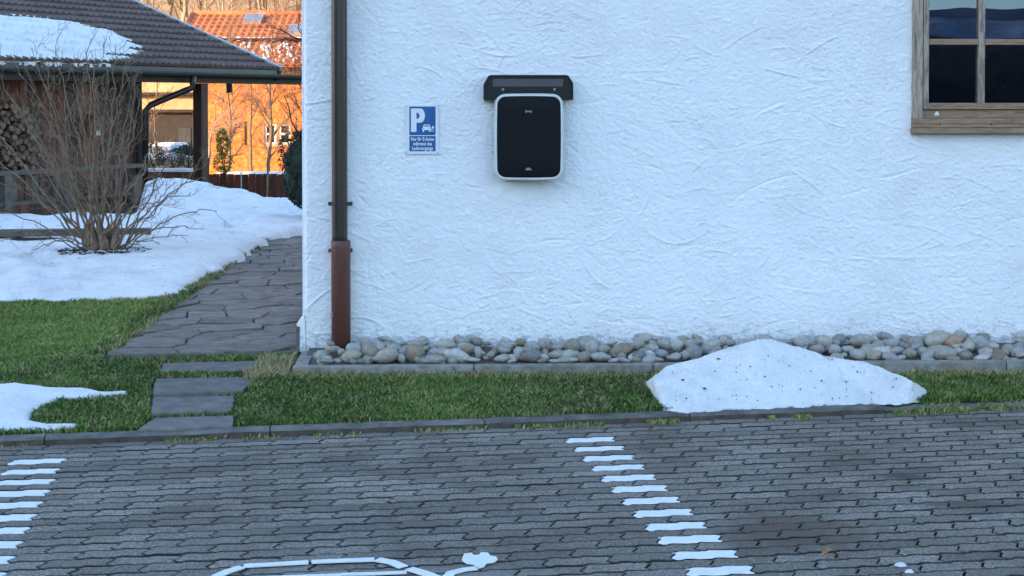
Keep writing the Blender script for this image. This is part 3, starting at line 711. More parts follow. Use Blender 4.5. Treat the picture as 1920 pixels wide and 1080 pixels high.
# ------------------------------------------------------------ wall box charger under its hood
def q_(px, py, off): return wl(px, py, off)
box = empty('charging_station', hl(*[q_(991, 337, .1)[0], 0], q_(991, 337, .1)[1]), HA, label='black wall-mounted electric car charger with white rim under a black hood', cat='charger')
ox, oz = q_(991, 337, .1)
def bxp(px, py, off): a, b = q_(px, py, off); return (a - ox, b - oz)
def bplate(pts, off, d0, d1): return plate([bxp(x, y, off) for x, y in pts], d0, d1)
hood = [(907, 187), (1075, 187), (1075, 156), (1066, 142), (1062, 140.5), (920, 140.5), (916, 142), (907, 158)][::1]
bplate(hood, .09, .0, .085).obj('hood', M['black_hood'], box, bevel=.004)
b_ = bplate([(907, 187), (909.5, 187), (909.5, 159), (918, 144.5), (922, 143), (1060, 143), (1064.5, 144.5), (1072.5, 157), (1072.5, 187), (1075, 187), (1075, 156), (1066, 142), (1062, 140.5), (920, 140.5), (916, 142), (907, 158)][::-1], .10, .086, .096)
b_.f = [tuple(reversed(f)) for f in b_.f]; b_.obj('hood_lip', M['black_hood'], box)
bplate([(924, 162.5), (1055, 162.5), (1057, 148), (924, 148)], .09, .0852, .0880).obj('label_strip', M['strip'], box, bevel=.001)
for px in (943, 1040):
    x, z = bxp(px, 167.5, .09); b_ = MB(); b_.tube([(x, -.084, z), (x, -.090, z)], .0075, 14); o = b_.obj('bolt', M['steel'], box, bevel=.0012)
def rr_px(x0, x1, y0, y1, r, off, n=8):
    a = bxp(x0, y1, off); c = bxp(x1, y0, off); rr = r * 8.8 / FPX
    pts = rrect(a[0], c[0], a[1], c[1], rr, n)
    cx, cz = (a[0] + c[0]) / 2, (a[1] + c[1]) / 2; hw, hh = (c[0] - a[0]) / 2, (c[1] - a[1]) / 2; out = []
    # sides bow outwards a little
    fine = []
    for i, p in enumerate(pts):
        q = pts[(i + 1) % len(pts)]; L = math.hypot(q[0] - p[0], q[1] - p[1]); k = max(1, int(L / .03))
        for t in range(k): fine.append((p[0] + (q[0] - p[0]) * t / k, p[1] + (q[1] - p[1]) * t / k))
    for x, z in fine:
        dx, dz = (x - cx) / hw, (z - cz) / hh
        out.append((x + .004 * dx * (1 - dz * dz), z + .005 * dz * (1 - dx * dx)))
    return out
def dome(poly, d0, d1, inset, rise, name, mat_):
    n = len(poly); cx = sum(p[0] for p in poly) / n; cz = sum(p[1] for p in poly) / n; rings = []
    hw = max(p[0] for p in poly) - cx
    for k, dd in ((0, d0), (0, d1 - .006), (.002, d1 - .002), (.006, d1), (inset * .5, d1 + rise * .5), (inset, d1 + rise)):
        rings.append([(cx + (x - cx) * (1 - k / hw), -dd, cz + (z - cz) * (1 - k / hw)) for x, z in poly])
    vs = [p for r_ in rings for p in r_]; m_ = len(rings)
    fs = [(a*n+i, a*n+(i+1)%n, (a+1)*n+(i+1)%n, (a+1)*n+i) for a in range(m_-1) for i in range(n)] + [tuple((m_-1)*n+i for i in range(n))]
    me = mesh(name, vs, fs, mat_); 
    return link(name, me, box)
dome(rr_px(930, 1053, 180, 334, 17, .10), .0, .112, .03, .001, 'casing', M['black_box'])
dome(rr_px(928, 1055.5, 177, 336.5, 19, .12), .112, .128, .004, .0, 'rim', M['box_rim'])
dome(rr_px(933, 1050.5, 181.5, 331.5, 14, .13), .1285, .137, .05, .003, 'front_cover', M['black_box'])
b_ = MB(); x, z = bxp(991, 209, .14)
for a in ((-.018, -.013, -.009, .009), (.013, .018, -.009, .009), (-.013, .013, -.004, .004)): b_.box(x + a[0], x + a[1], -.1425, -.1395, z + a[2], z + a[3])
b_.obj('emblem', M['icon'], box)
b_ = MB(); x, z = bxp(991, 317, .14)
b_.prism([(x + a, z + b) for a, b in ((-.018, -.006), (.018, -.006), (.018, -.001), (.012, .002), (.006, .008), (-.008, .008), (-.014, .002), (-.018, 0))], .1395, .1425, XZ)
b_.obj('car_emblem', M['icon'], box)

# ------------------------------------------------------------ flagstone path
path = empty('path', (0, 0, 0), kind='structure')
pa, pb = G(203, 660, .125), G(500, 449, .17)
def pz(y): return .125 + (y - 8.7) * .0085
def clip(poly, n, d):
    out = []
    for i in range(len(poly)):
        a, b = poly[i], poly[(i + 1) % len(poly)]; da = a[0]*n[0]+a[1]*n[1]-d; db = b[0]*n[0]+b[1]*n[1]-d
        if da <= 0: out.append(a)
        if da * db < 0: t = da / (da - db); out.append((a[0]+(b[0]-a[0])*t, a[1]+(b[1]-a[1])*t))
    return out
fe0, fe1 = G(200, 664, .125), G(557, 657, .125)
hs = hl(-.045, 0), hl(-.045, 9)
region = [(fe0.x, fe0.y), (fe1.x, fe1.y), (hs[1].x - .0, 17.6), (pb.x, 17.6), (pa.x, pa.y)]
b_ = MB(); b_.prism([(x, y) for x, y in region], .0, .1135); o = b_.obj('joint_bed', M['bedding'], path)
seeds = []
rs = random.Random(11)
yy = 8.5; row = 0
while yy < 17.6:
    xx = -2.75 + (.2 if row % 2 else 0)
    while xx < -1.0:
        seeds.append((xx + rs.uniform(-.12, .12), yy + rs.uniform(-.10, .10))); xx += .33
    yy += .28; row += 1
flag_objs = []
for i, s in enumerate(seeds):
    poly = list(region)
    for j_, t in enumerate(seeds):
        if i == j_ or abs(t[0]-s[0]) > 1.3 or abs(t[1]-s[1]) > 1.3: continue
        n = (t[0]-s[0], t[1]-s[1]); L = math.hypot(*n); n = (n[0]/L, n[1]/L); mid_ = ((t[0]+s[0])/2, (t[1]+s[1])/2)
        poly = clip(poly, n, mid_[0]*n[0]+mid_[1]*n[1]-.0055)
        if len(poly) < 3: break
    if len(poly) < 3: continue
    A = abs(sum(poly[k][0]*poly[(k+1)%len(poly)][1]-poly[(k+1)%len(poly)][0]*poly[k][1] for k in range(len(poly)))) / 2
    if A < .012: continue
    cx = sum(p[0] for p in poly)/len(poly); cy = sum(p[1] for p in poly)/len(poly)
    fine = []
    for k in range(len(poly)):
        a, b = poly[k], poly[(k+1)%len(poly)]; L = math.hypot(b[0]-a[0], b[1]-a[1]); m_ = max(1, int(L/.09))
        for q in range(m_): fine.append((a[0]+(b[0]-a[0])*q/m_+rs.uniform(-.004,.004)-cx, a[1]+(b[1]-a[1])*q/m_+rs.uniform(-.004,.004)-cy))
    n = len(fine); tx, ty = rs.gauss(0, .006), rs.gauss(0, .006)
    vs = [(x*.965, y*.965, x*tx+y*ty) for x, y in fine] + [(x, y, -.006+x*tx+y*ty) for x, y in fine] + [(x, y, -.05) for x, y in fine]
    fs = [tuple(range(n))] + [(n+k, n+(k+1)%n, (k+1)%n, k) for k in range(n)] + [(2*n+k, 2*n+(k+1)%n, n+(k+1)%n, n+k) for k in range(n)]
    o = link('flagstone', mesh('flagstone', vs, fs, M['flag']), path); o.location = (cx, cy, pz(cy) + rs.uniform(-.004, .006))
slab_polys = []
for k, (pts, z) in enumerate((([(300, 697), (506, 694), (514, 676), (305, 680)], .100), ([(286, 737), (454, 732), (488, 705), (291, 709)], .084),
                              ([(284, 774), (434, 769), (442, 742), (287, 744)], .064), ([(258, 805), (435, 798), (440, 779), (288, 783)], .047))):
    w = [G(x, y, z) for x, y in pts]; c = sum(w, Vector()) / 4
    slab_polys.append([(p.x, p.y) for p in w])
    fine = []
    for a, b in zip(w, w[1:] + w[:1]):
        for q in range(6): p = a.lerp(b, q / 6); fine.append((p.x - c.x + rs.uniform(-.006, .006), p.y - c.y + rs.uniform(-.005, .005)))
    n = len(fine); vs = [(x*.985, y*.96, 0) for x, y in fine] + [(x, y, -.006) for x, y in fine] + [(x, y, -.06) for x, y in fine]
    fs = [tuple(range(n))] + [(n+k_, n+(k_+1)%n, (k_+1)%n, k_) for k_ in range(n)] + [(2*n+k_, 2*n+(k_+1)%n, n+(k_+1)%n, n+k_) for k_ in range(n)]
    o = link('step_slab', mesh('step_slab', vs, fs, M['slab']), path); o.location = c; o.rotation_euler = (rs.gauss(0, .006), rs.gauss(0, .006), 0)

# ------------------------------------------------------------ snow
def snow_patch(name, outline_px, thick, edge, label=None, cat='snow', base=None, z=.1, res=.03, rough=.02, rag=.05, world=None, bumps=1.0, kind=None):
    poly = world or [tuple(G(x, y, z if not callable(z) else z(x, y))[:2]) for x, y in outline_px]
    xs = [p[0] for p in poly]; ys = [p[1] for p in poly]
    gx = np.arange(min(xs) - .1, max(xs) + .1, res); gy = np.arange(min(ys) - .1, max(ys) + .1, res)
    X, Y = np.meshgrid(gx, gy); d = sdist(X, Y, poly) + (fbm(X * 9, Y * 9, 3, 8) - .5) * rag * 2
    t = np.clip(d / edge, 0, 1); prof = np.sqrt(np.clip(1 - (1 - t) ** 2, 0, 1))
    B = base(X, Y) if base else lawn_z(X, Y)
    T = thick(X, Y) if callable(thick) else thick
    Zz = B + np.where(d > 0, T * prof, -.06) + (d > 0) * prof * ((fbm(X * 2.2, Y * 2.2, 4, 3) - .5) * rough * 4 + (fbm(X * 14, Y * 14, 3, 6) - .5) * rough) * bumps
    F = grid_faces(len(gx), len(gy)); dm = d.ravel()[F].max(1); F = F[dm > 0]
    used = np.unique(F); mp = np.full(X.size, -1); mp[used] = np.arange(len(used))
    Vv = np.stack([X.ravel(), Y.ravel(), Zz.ravel()], 1)[used]
    o = link(name, np_mesh(name, Vv, mp[F], M['snow']))
    return tag(o, label, None if kind else cat, None, kind), poly
s_low, low_poly = snow_patch('snow_patch', [(-400, 730), (0, 727), (30, 724), (60, 728), (110, 732), (160, 733), (195, 739), (238, 736), (243, 742), (200, 746), (160, 752), (120, 750), (85, 764), (62, 782), (58, 792), (95, 797), (146, 796), (143, 804), (90, 808), (40, 808), (-400, 816)], .020, .06,
    'thin melting snow patch with two ragged tongues on the lawn by the kerb', z=lambda x, y: float(np.interp(y, [725, 816], [.075, .036])), res=.012, rough=.004, rag=.02)
# wide snow blanket beneath the bare shrub, rising towards the terrace
def sbank(X, Y):
    px = 960 + X / Y * FPX
    crest = np.interp(px, [-800, 255, 272, 300, 390, 440, 500, 540, 575, 700], [.0, .0, .44, .50, .47, .38, .285, .27, .17, .15])
    z18 = np.interp(px, [-800, 250, 280, 500, 575, 700], [.23, .23, .33, .24, .17, .15])
    z = np.zeros_like(Y); ys = [9, 10.9, 13.2, 14.2, 16, 18, 20.2, 22, 25]
    cols = [Y * 0 + .16, Y * 0 + .20, Y * 0 + .275, Y * 0 + .30, Y * 0 + .262, z18, crest, crest - .35, Y * 0 - .4]
    for k in range(len(ys) - 1):
        t = np.clip((Y - ys[k]) / (ys[k+1] - ys[k]), 0, 1); t = t * t * (3 - 2 * t); m_ = (Y >= ys[k]) & (Y < ys[k+1] + (1e3 if k == len(ys) - 2 else 0)); z = np.where(m_, cols[k] + (cols[k+1] - cols[k]) * t, z)
    ditch = np.exp(-((Y - 13.72) / .16) ** 4) * np.clip((135 - px) / 60, 0, 1)
    lum = (fbm(X * 2.2, Y * 1.1, 4, 55) - .5) * .17 * np.clip((Y - 14.5) / 2, 0, 1)
    foot = 0
    fr = np.random.default_rng(5)
    for i in range(70):
        fx, fy = (fr.uniform(-5.5, -2.6), fr.uniform(14.4, 19.5)) if i < 52 else (fr.uniform(-5, -2.9), fr.uniform(11.2, 14))
        foot = foot + fr.uniform(.02, .055) * np.exp(-(((X - fx) / .09) ** 2 + ((Y - fy) / .16) ** 2) ** 1.5)
    return z - .22 * ditch + lum - foot
s_big, big_poly = snow_patch('snow_bank', None, lambda X, Y: sbank(X, Y) - lawn_z(X, Y), .34, 'broad snow cover under the bare shrub, banked up beside the flagstone path', res=.04, rough=.020, rag=.09,
    world=[tuple(G(x, y, .16)[:2]) for x, y in ((-700, 566), (0, 562), (150, 559), (260, 556), (340, 551), (362, 533), (400, 516), (440, 497), (478, 474), (497, 462))] + [(-2.55, 15.0), (-1.9, 16.0), (-1.0, 16.2), (-.6, 22.5), (-11, 22.5), (-11, 13)])
mb = MB(); rs = random.Random(19)
qs = np.linspace(11, 21, 80)
for k in range(210):
    px, py = rs.uniform(0, 560), rs.choice((rs.uniform(352, 450), rs.uniform(352, 450), rs.uniform(450, 540)))
    zs_ = sbank((px - 960) / FPX * qs, qs); Y_ = None
    for q, z_ in zip(qs, zs_):
        q, z_ = float(q), float(z_); yy_ = 188 + (CAMH - z_) * FPX / q
        if yy_ <= py: Y_ = q; break
    if Y_ is None: continue
    c = Vector(((px - 960) / FPX * Y_, Y_, z_ + .012)); L = rs.choice((.006, .008, .012, .02, .045)) * (1 if py < 450 else .5); a = rs.uniform(-.5, .5) + (0 if rs.random() < .7 else 1.5); dx = Vector((math.cos(a), math.sin(a), 0)) * L; w = Vector((-math.sin(a), math.cos(a), .2)) * rs.uniform(.003, .007)
    if not inpoly(np.array([c.x]), np.array([c.y]), big_poly)[0]: continue
    mb.add([c - dx - w, c + dx * .6 - w, c + dx + w * .3, c - dx * .7 + w], [(0, 1, 2, 3)])
mb.obj('twig_litter', M['debris'], s_big, kind='stuff')
# snow heap on the verge
def heap():
    sil = [(1206,724),(1215,712),(1252,686),(1322,666),(1382,649),(1419,638),(1447,636),(1502,649),(1544,663),(1623,682),(1669,697),(1702,709),(1724,721),(1739,736)]
    bot = [(1206,726),(1222,742),(1243,765),(1276,770),(1368,764),(1438,761),(1553,756),(1623,752),(1669,754),(1702,753),(1724,747),(1739,738)]
    nx, nt_ = 320, 130; pxs = np.linspace(1207, 1739, nx)
    top = np.interp(pxs, [p[0] for p in sil], [p[1] for p in sil]); bt = np.interp(pxs, [p[0] for p in bot], [p[1] for p in bot])
    V = np.zeros((nt_, nx, 3))
    for i in range(nx):
        g = G(pxs[i], bt[i], .045); yr0 = max(g.y + .01, 7.55 + .42 * min(1, (bt[i] - top[i]) / 90))
        r = P(pxs[i], top[i], yr0); x = r.x; zr = max(r.z, .05)
        for j in range(nt_):
            t = j / (nt_ - 1)
            if t < .6:
                s = t / .6; y = g.y + (r.y - g.y) * s; z = .035 + (zr - .035) * (math.sin(s * math.pi / 2) ** .95 * .55 + .45 * s); xx = g.x + (r.x - g.x) * s
                # keep the silhouette: nothing in front of the ridge pokes above it
            else:
                s = (t - .6) / .4; y = r.y + s * (.15 + .45 * (zr - .06) / .3); z = zr + (.05 - zr) * s ** 1.3; xx = r.x
            V[j, i] = (xx, y, z)
    e = np.sin(np.linspace(0, 1, nt_) * math.pi)[:, None] ** .5
    V[:, :, 2] += (fbm(V[:, :, 0] * 7, V[:, :, 1] * 7, 4, 21) - .5) * .030 * e + (fbm(V[:, :, 0] * 26, V[:, :, 1] * 26, 3, 22) - .5) * .010 * e + (fbm(V[:, :, 0] * 90, V[:, :, 1] * 70, 2, 23) - .5) * .005 * e - np.clip(fbm(V[:, :, 0] * 12, V[:, :, 1] * 9, 2, 24) - .66, 0, 1) * .08 * e
    V[0, :, 2] = .03; V[:, 0, 2] = .03; V[:, -1, 2] = .03
    V[0, :, 1] += (fbm(pxs / 14, pxs * 0, 4, 5) - .5) * .05
    o = link('snow_heap', np_mesh('snow_heap', V.reshape(-1, 3), grid_faces(nx, nt_), M['snow']))
    tag(o, 'shovelled heap of old snow on the grass verge by the wall', 'snow'); return V
HV = heap()
b_ = MB(); rs = random.Random(5)
for px, py, s in ((1350,677,10),(1321,733,9),(1285,716,7),(1435,708,5),(1446,728,7),(1551,670,10),(1560,678,6),(1545,718,6),(1683,714,5),(1405,690,4),(1500,735,5),(1590,720,4),(1640,740,5),(1380,745,4),(1480,690,4),(1290,750,4),(1345,700,3),(1520,700,3),(1610,700,4)) + tuple((x_, y_, rs.uniform(1.2, 3.2)) for x_, y_ in ((rs.uniform(1250, 1700), rs.uniform(655, 755)) for _ in range(48)) if y_ > 636 + abs(x_ - 1447) * .32):
    d = ray(px, py); best = None
    for j in range(2, 78, 2):
        for i in range(0, HV.shape[1], 4):
            p = HV[j, i]; k = FPX / p[1]; e = abs(960 + p[0] * k - px) + abs(188 + (CAMH - p[2]) * k - py)
            if best is None or e < best[0]: best = (e, p)
    c = Vector(best[1]); r_ = s * 7.8 / FPX * .5
    vs = [c + Vector((r_ * math.cos(a) * rs.uniform(.6, 1.2), r_ * math.sin(a) * rs.uniform(.4, .9), rs.uniform(0, .006))) for a in np.linspace(0, 2 * math.pi, 7)[:-1]]
    b_.add(vs + [c + Vector((0, 0, .010))], [(i, (i + 1) % 6, 6) for i in range(6)])
b_.obj('leaf_litter', M['debris'], bpy.data.objects['snow_heap'], kind='stuff')
for i, (px, py, w, h) in enumerate(((1688, 1061, .05, .035), (1705, 1074, .035, .02))):
    b_ = MB(); c = G(px, py, .0); 
    vs = [c + Vector((w / 2 * math.cos(a) * rs.uniform(.75, 1.1), h / 2 * math.sin(a) * rs.uniform(.75, 1.1) , .001)) for a in np.linspace(0, 2 * math.pi, 11)[:-1]]
    vs2 = [c + (v - c) * .55 + Vector((0, 0, .010)) for v in vs]
    b_.add(vs + vs2, [(k, (k+1) % 10, 10 + (k+1) % 10, 10 + k) for k in range(10)] + [tuple(range(10, 20))])
    b_.obj('snow_crumb', M['snow'], smooth=True, label=('small lump of leftover snow on the dark pavers at lower right', 'tiny snow crumb on the pavers right of the snow lump')[i], cat='snow')

# ------------------------------------------------------------ grass
def scatter(poly, n, rng):
    xs = [p[0] for p in poly]; ys = [p[1] for p in poly]
    x = rng.uniform(min(xs), max(xs), n * 3); y = rng.uniform(min(ys), max(ys), n * 3); k = inpoly(x, y, poly); return x[k], y[k]
def blades(x, y, z, hgt, tint, rng, width=.0042, lean=.6):
    n = len(x); a = rng.uniform(0, 2 * np.pi, n); dx, dy = np.cos(a), np.sin(a); b = rng.uniform(0, 2 * np.pi, n)
    l = rng.uniform(.15, 1, n) * lean; lx, ly = np.cos(b) * l, np.sin(b) * l; w = width * rng.uniform(.6, 1.3, n) / 2
    h = hgt
    V = np.zeros((n, 5, 3))
    V[:, 0] = np.stack([x - dx * w, y - dy * w, z - .004], 1); V[:, 1] = np.stack([x + dx * w, y + dy * w, z - .004], 1)
    mx, my, mz = x + lx * h * .35, y + ly * h * .35, z + h * .6
    V[:, 2] = np.stack([mx - dx * w * .9, my - dy * w * .9, mz], 1); V[:, 3] = np.stack([mx + dx * w * .9, my + dy * w * .9, mz], 1)
    V[:, 4] = np.stack([x + lx * h, y + ly * h, z + h * rng.uniform(.75, 1.05, n)], 1)
    i = np.arange(n) * 5
    F = np.concatenate([np.stack([i, i+1, i+3], 1), np.stack([i, i+3, i+2], 1), np.stack([i+2, i+3, i+4], 1)])
    return V.reshape(-1, 3), F, np.repeat(tint, 5)
rng = np.random.default_rng(12)
GV, GF, GT = [], [], []; off = 0
def add_grass(poly, dens, hmin, hmax, excl=(), dry=0.04, light=0.0, width=.0042, zoff=0):
    global off
    A = abs(sum(poly[k][0]*poly[(k+1)%len(poly)][1]-poly[(k+1)%len(poly)][0]*poly[k][1] for k in range(len(poly)))) / 2
    xs = [p[0] for p in poly]; ys = [p[1] for p in poly]; bb = (max(xs)-min(xs)) * (max(ys)-min(ys))
    x, y = scatter(poly, int(dens * bb / 3), rng)
    keep = np.ones(len(x), bool)
    for e, m_ in excl: keep &= sdist(x, y, e) < m_
    keep &= (x * V_.x + y * V_.y) > KV + .088
    c_ = fbm(x * 5, y * 5, 3, 40); keep &= rng.random(len(x)) < np.clip(.35 + c_ * 1.3, 0, 1)
    x, y = x[keep], y[keep]; n = len(x); c_ = fbm(x * 2.5, y * 2.5, 3, 41); c2 = fbm(x * 11, y * 11, 2, 42)
    hgt = rng.uniform(hmin, hmax, n) * (.55 + c2 * .9)
    tint = np.clip(rng.normal(.43, .25, n) + (c_ - .5) * .5 + light, 0, .84)
    dr = rng.random(n) < dry * (1 + 4 * (c2 > .62)); pat = (fbm(x * 1.7, y * 2.4, 3, 44) > .60) & (rng.random(n) < .35); tint = np.where(dr | pat, rng.uniform(.88, 1, n), tint); hgt = hgt * np.where(pat, .6, 1)
    V, F, T = blades(x, y, lawn_z(x, y) - .006 + zoff, hgt, tint, rng, width, 1.15)
    GV.append(V); GF.append(F + off); GT.append(T); off += len(V)
cur = [tuple(hl(s, CY - .004)[:2]) for s in (-.02, 6.5)]
verge = [tuple(uv(-2.6, KV + .09)[:2]), tuple(uv(4.2, KV + .09)[:2]), tuple(uv(4.6, KV + .12)[:2]), cur[1], cur[0], (-1.25, 8.62), (-1.5, 8.66), (fe0.x - .0, fe0.y - .02)]
verge = [tuple(uv(-3.4, KV + .09)[:2]), tuple(uv(4.6, KV + .09)[:2]), cur[1], cur[0], tuple(hl(-.02, -.1)[:2]), (fe1.x, fe1.y - .03), (fe0.x, fe0.y - .03), (-4.2, 8.6)]
heap_poly = [tuple(G(x, y, .045)[:2]) for x, y in ((1210,727),(1245,764),(1276,769),(1438,760),(1669,753),(1729,749),(1737,737))] + [(2.1, 8.1), (1.0, 8.2)]
ex = [(p, -.012) for p in slab_polys] + [(low_poly, .015), (heap_poly, .02)]
add_grass(verge, 26000, .014, .038, ex, .05, 0, .0056)
left = [(fe0.x, fe0.y - .04), (pa.x - .02, pa.y), (pb.x - .05, pb.y), (-2.6, 16.3), (-2.8, 16), tuple(G(345, 556, .13)[:2]), tuple(G(150, 562, .13)[:2]), tuple(G(0, 566, .13)[:2]), (-5, 10.9), (-5, 8.5)]
left = [(-5.2, 8.4), (fe0.x, fe0.y - .04), (pa.x - .02, pa.y), (pb.x - .03, pb.y), (-2.62, 16.6), (-5.2, 16.6)]
add_grass([(fe0.x+.0, fe0.y-.04), (pa.x-.02, pa.y), (pb.x-.03, 11.6), (-4.6, 11.6), (-4.6, 8.4)], 17000, .016, .038, [(low_poly, .015), (big_poly, .05)], .015, .30, .0058)
edgep = [(pa.x + .04, pa.y), (pb.x + .04, 15.9), (pb.x - .25, 15.9), (pa.x - .12, pa.y)]
add_grass([(x, y) for x, y in edgep], 9000, .02, .045, [(big_poly, .04)], .12, -.05, .005, .012)
# dry, brown grass fringe along the bed edging
fr = [tuple(hl(s, CY - a)[:2]) for s, a in ((-.25, .0), (6, .0), (6, .10), (-.25, .14))]
add_grass(fr, 12000, .02, .055, [(heap_poly, .02)], .8, 0, .004)
add_grass([tuple(hl(s, a)[:2]) for s, a in ((-.26, CY - .10), (-.02, CY - .10), (-.02, -.25), (-.20, -.18))], 9000, .03, .075, [], .9, 0, .005)
link('grass', np_mesh('grass', np.concatenate(GV), np.concatenate(GF), M['grass'], False, np.concatenate(GT)), kind='stuff')
# weeds and moss in the gutter in front of the kerb and between the steps
GV, GF, GT = [], [], []; off = 0
nW = 9000; u_ = rng.uniform(-3.3, 4.0, nW); dv = np.abs(rng.normal(0, .030, nW))
dens = np.interp(u_, [-3.3, -1.2, -.6, 1.2, 1.5, 2.6, 3.0, 4], [.05, .07, .25, .3, .9, .9, .8, .9]) * (fbm(u_ * 6, u_ * 0, 3, 77) > .47)
k_ = rng.random(nW) < dens; u_, dv = u_[k_], dv[k_]
x = u_ * U.x + (KV - dv) * V_.x; y = u_ * U.y + (KV - dv) * V_.y
V, F, T = blades(x, y, np.full(len(x), -.003), rng.uniform(.005, .026, len(x)), np.where(rng.random(len(x)) < .40, rng.uniform(.86, 1, len(x)), rng.uniform(.3, .84, len(x))), rng, .007, 1.3)
GV.append(V); GF.append(F); GT.append(T); off = len(V)
nW = 2600; u_ = rng.uniform(touv(G(1676, 770))[0] - .2, 4.2, nW); v__ = KV + rng.uniform(-.06, .10, nW)
x = u_ * U.x + v__ * V_.x; y = u_ * U.y + v__ * V_.y; k_ = fbm(x * 8, y * 14, 3, 78) > .5; x, y = x[k_], y[k_]
V, F, T = blades(x, y, np.full(len(x), .004), rng.uniform(.01, .035, len(x)), np.where(rng.random(len(x)) < .35, rng.uniform(.86, 1, len(x)), rng.uniform(.2, .8, len(x))), rng, .006, 1.2)
GV.append(V); GF.append(F + off); GT.append(T)
link('weeds', np_mesh('weeds', np.concatenate(GV), np.concatenate(GF), M['grass'], False, np.concatenate(GT)), kind='stuff')

# fallen leaves
def leaf(px, py, L, rz, label, curl=.5, z=.004):
    n = 9; vs = []; 
    for i in range(n):
        t = i / (n - 1); w = L * .24 * math.sin(math.pi * min(1, t * 1.05) ** .8) + .001
        zz = curl * L * .35 * math.sin(t * math.pi * 1.3)
        for s in (-1, 0, 1): vs.append(((t - .5) * L, s * w * (1 - .3 * curl), abs(zz) + abs(s) * w * curl * .8))
    vs2 = [(a, b, c + .0012) for a, b, c in vs]
    fs = [(i*3+s, (i+1)*3+s, (i+1)*3+s+1, i*3+s+1) for i in range(n-1) for s in range(2)]
    m_ = len(vs); fs = [f[::-1] for f in fs] + [tuple(i + m_ for i in f) for f in fs]
    o = link('dead_leaf', mesh('dead_leaf', vs + vs2, fs, M['leaf_dead'], True)); o.location = G(px, py, z) + Vector((0, 0, .003)); o.rotation_euler = (.1, 0, rz)
    tag(o, label, 'leaf', 'fallen leaves on the pavers')
leaf(1558, 1045, .085, .35, 'curled tan leaf lying on the dark stained pavers at lower right', .6)
leaf(370, 829, .045, .1, 'small brown leaf in the gutter below the stepping slabs, left one', .5)
leaf(427, 827, .055, .9, 'crumpled orange leaf against the kerb below the stepping slabs, right one', .9)
leaf(1875, 880, .02, .4, 'tiny reddish leaf on the pavers at the right edge', .4)

# ------------------------------------------------------------ branches and foliage helpers
def limb(mb, a, b, r0, r1, rs, n=8, bow=.08, jit=.02, sides=5, up=0.0):
    a, b = Vector(a), Vector(b); d = b - a; L = d.length
    side = d.cross(Vector((rs.uniform(-1, 1), rs.uniform(-1, 1), rs.uniform(-.3, .3)))).normalized()
    bw = rs.uniform(-bow, bow) * L; pts = []; rad = []
    for i in range(n + 1):
        t = i / n; p = a + d * t + side * bw * math.sin(math.pi * t) + Vector((0, 0, up * L * math.sin(math.pi * t)))
        if 0 < i: p += Vector((rs.gauss(0, jit), rs.gauss(0, jit), rs.gauss(0, jit))) * min(1, L)
        pts.append(p); rad.append(r0 + (r1 - r0) * t)
    mb.tube(pts, rad, sides, False); return pts, rad
def sprout(mb, pts, rad, rs, count, length, depth, spread=.9, upb=.35, sides=4, t0=.25):
    n = len(pts) - 1
    for c in range(count):
        t = t0 + (1 - t0) * (c + rs.random()) / count; i = min(n - 1, int(t * n)); f = t * n - i
        p = pts[i].lerp(pts[i+1], f); d = (pts[i+1] - pts[i]).normalized()
        q = Vector((rs.gauss(0, 1), rs.gauss(0, 1), rs.gauss(0, 1))); q = (q - d * q.dot(d)).normalized()
        nd = (d * rs.uniform(.5, 1.1) + q * spread + Vector((0, 0, upb))).normalized()
        L = length * rs.uniform(.5, 1.25) * (1.15 - .6 * t); r = max(.0022, rad[i] * .5)
        p2, r2 = limb(mb, p, p + nd * L, r, max(.0012, r * .35), rs, 5, .12, .03, sides)
        if depth > 0: sprout(mb, p2, r2, rs, max(2, int(count * .55)), length * .5, depth - 1, spread, upb * .8, 3, .2)
def leaves(mb, c, rad, n, size, rs, shape=None):
    for i in range(n):
        while True:
            d = Vector((rs.uniform(-1, 1), rs.uniform(-1, 1), rs.uniform(-1, 1)))
            if .25 < d.length < 1: break
        d = d.normalized() * (d.length ** .4)
        k = 1 + .22 * mnoise.noise(d * 2.3 + Vector(c))
        if shape == 'column': k *= 1
        p = Vector((c[0] + d.x * rad[0] * k, c[1] + d.y * rad[1] * k, c[2] + d.z * rad[2] * k))
        a = Vector((rs.gauss(0, 1), rs.gauss(0, 1), rs.gauss(0, 1))).normalized(); b = a.cross(Vector((rs.gauss(0, 1), rs.gauss(0, 1), rs.gauss(0, 1)))).normalized()
        s = size * rs.uniform(.6, 1.3); mb.add([p - a * s, p + b * s * .5, p + a * s, p - b * s * .5], [(0, 1, 2, 3)])

# ------------------------------------------------------------ big bare shrub in the snow
BY = 13.2; base = P(192, 470, BY); shrub = empty('bare_shrub', base, label='large leafless many-stemmed shrub standing in the snow at left', cat='shrub')
targets = [(-60,250,.3),(-40,330,-.3),(-90,400,.2),(0,140,.2),(25,110,-.2),(62,92,.1),(85,120,.4),(38,210,-.5),(103,88,0),(165,72,.1),(135,118,-.3),(150,200,.6),(238,112,.1),(255,130,-.2),(268,175,.3),(205,125,.3),(290,250,-.3),(222,210,.6),(185,150,-.6),(60,290,.5),(10,270,.4),
           (-30,440,-.4),(0,452,-.6),(405,395,-.3),(330,345,.3),(330,270,-.2),(385,330,.4),(352,442,.2),(300,455,.4),(392,300,-.1),(362,362,-.4),(60,470,-.5),(300,380,-.5),(300,330,.5),(275,300,-.5),(120,260,-.4),(95,320,-.6),(370,430,.1),(-50,190,0),(75,150,-.4),(215,85,.2),(20,180,.4),(120,150,.3),(180,110,-.3),(245,180,-.5),(155,135,.2),(50,230,-.2),(230,250,.4),(260,330,.2)]
rs = random.Random(23)
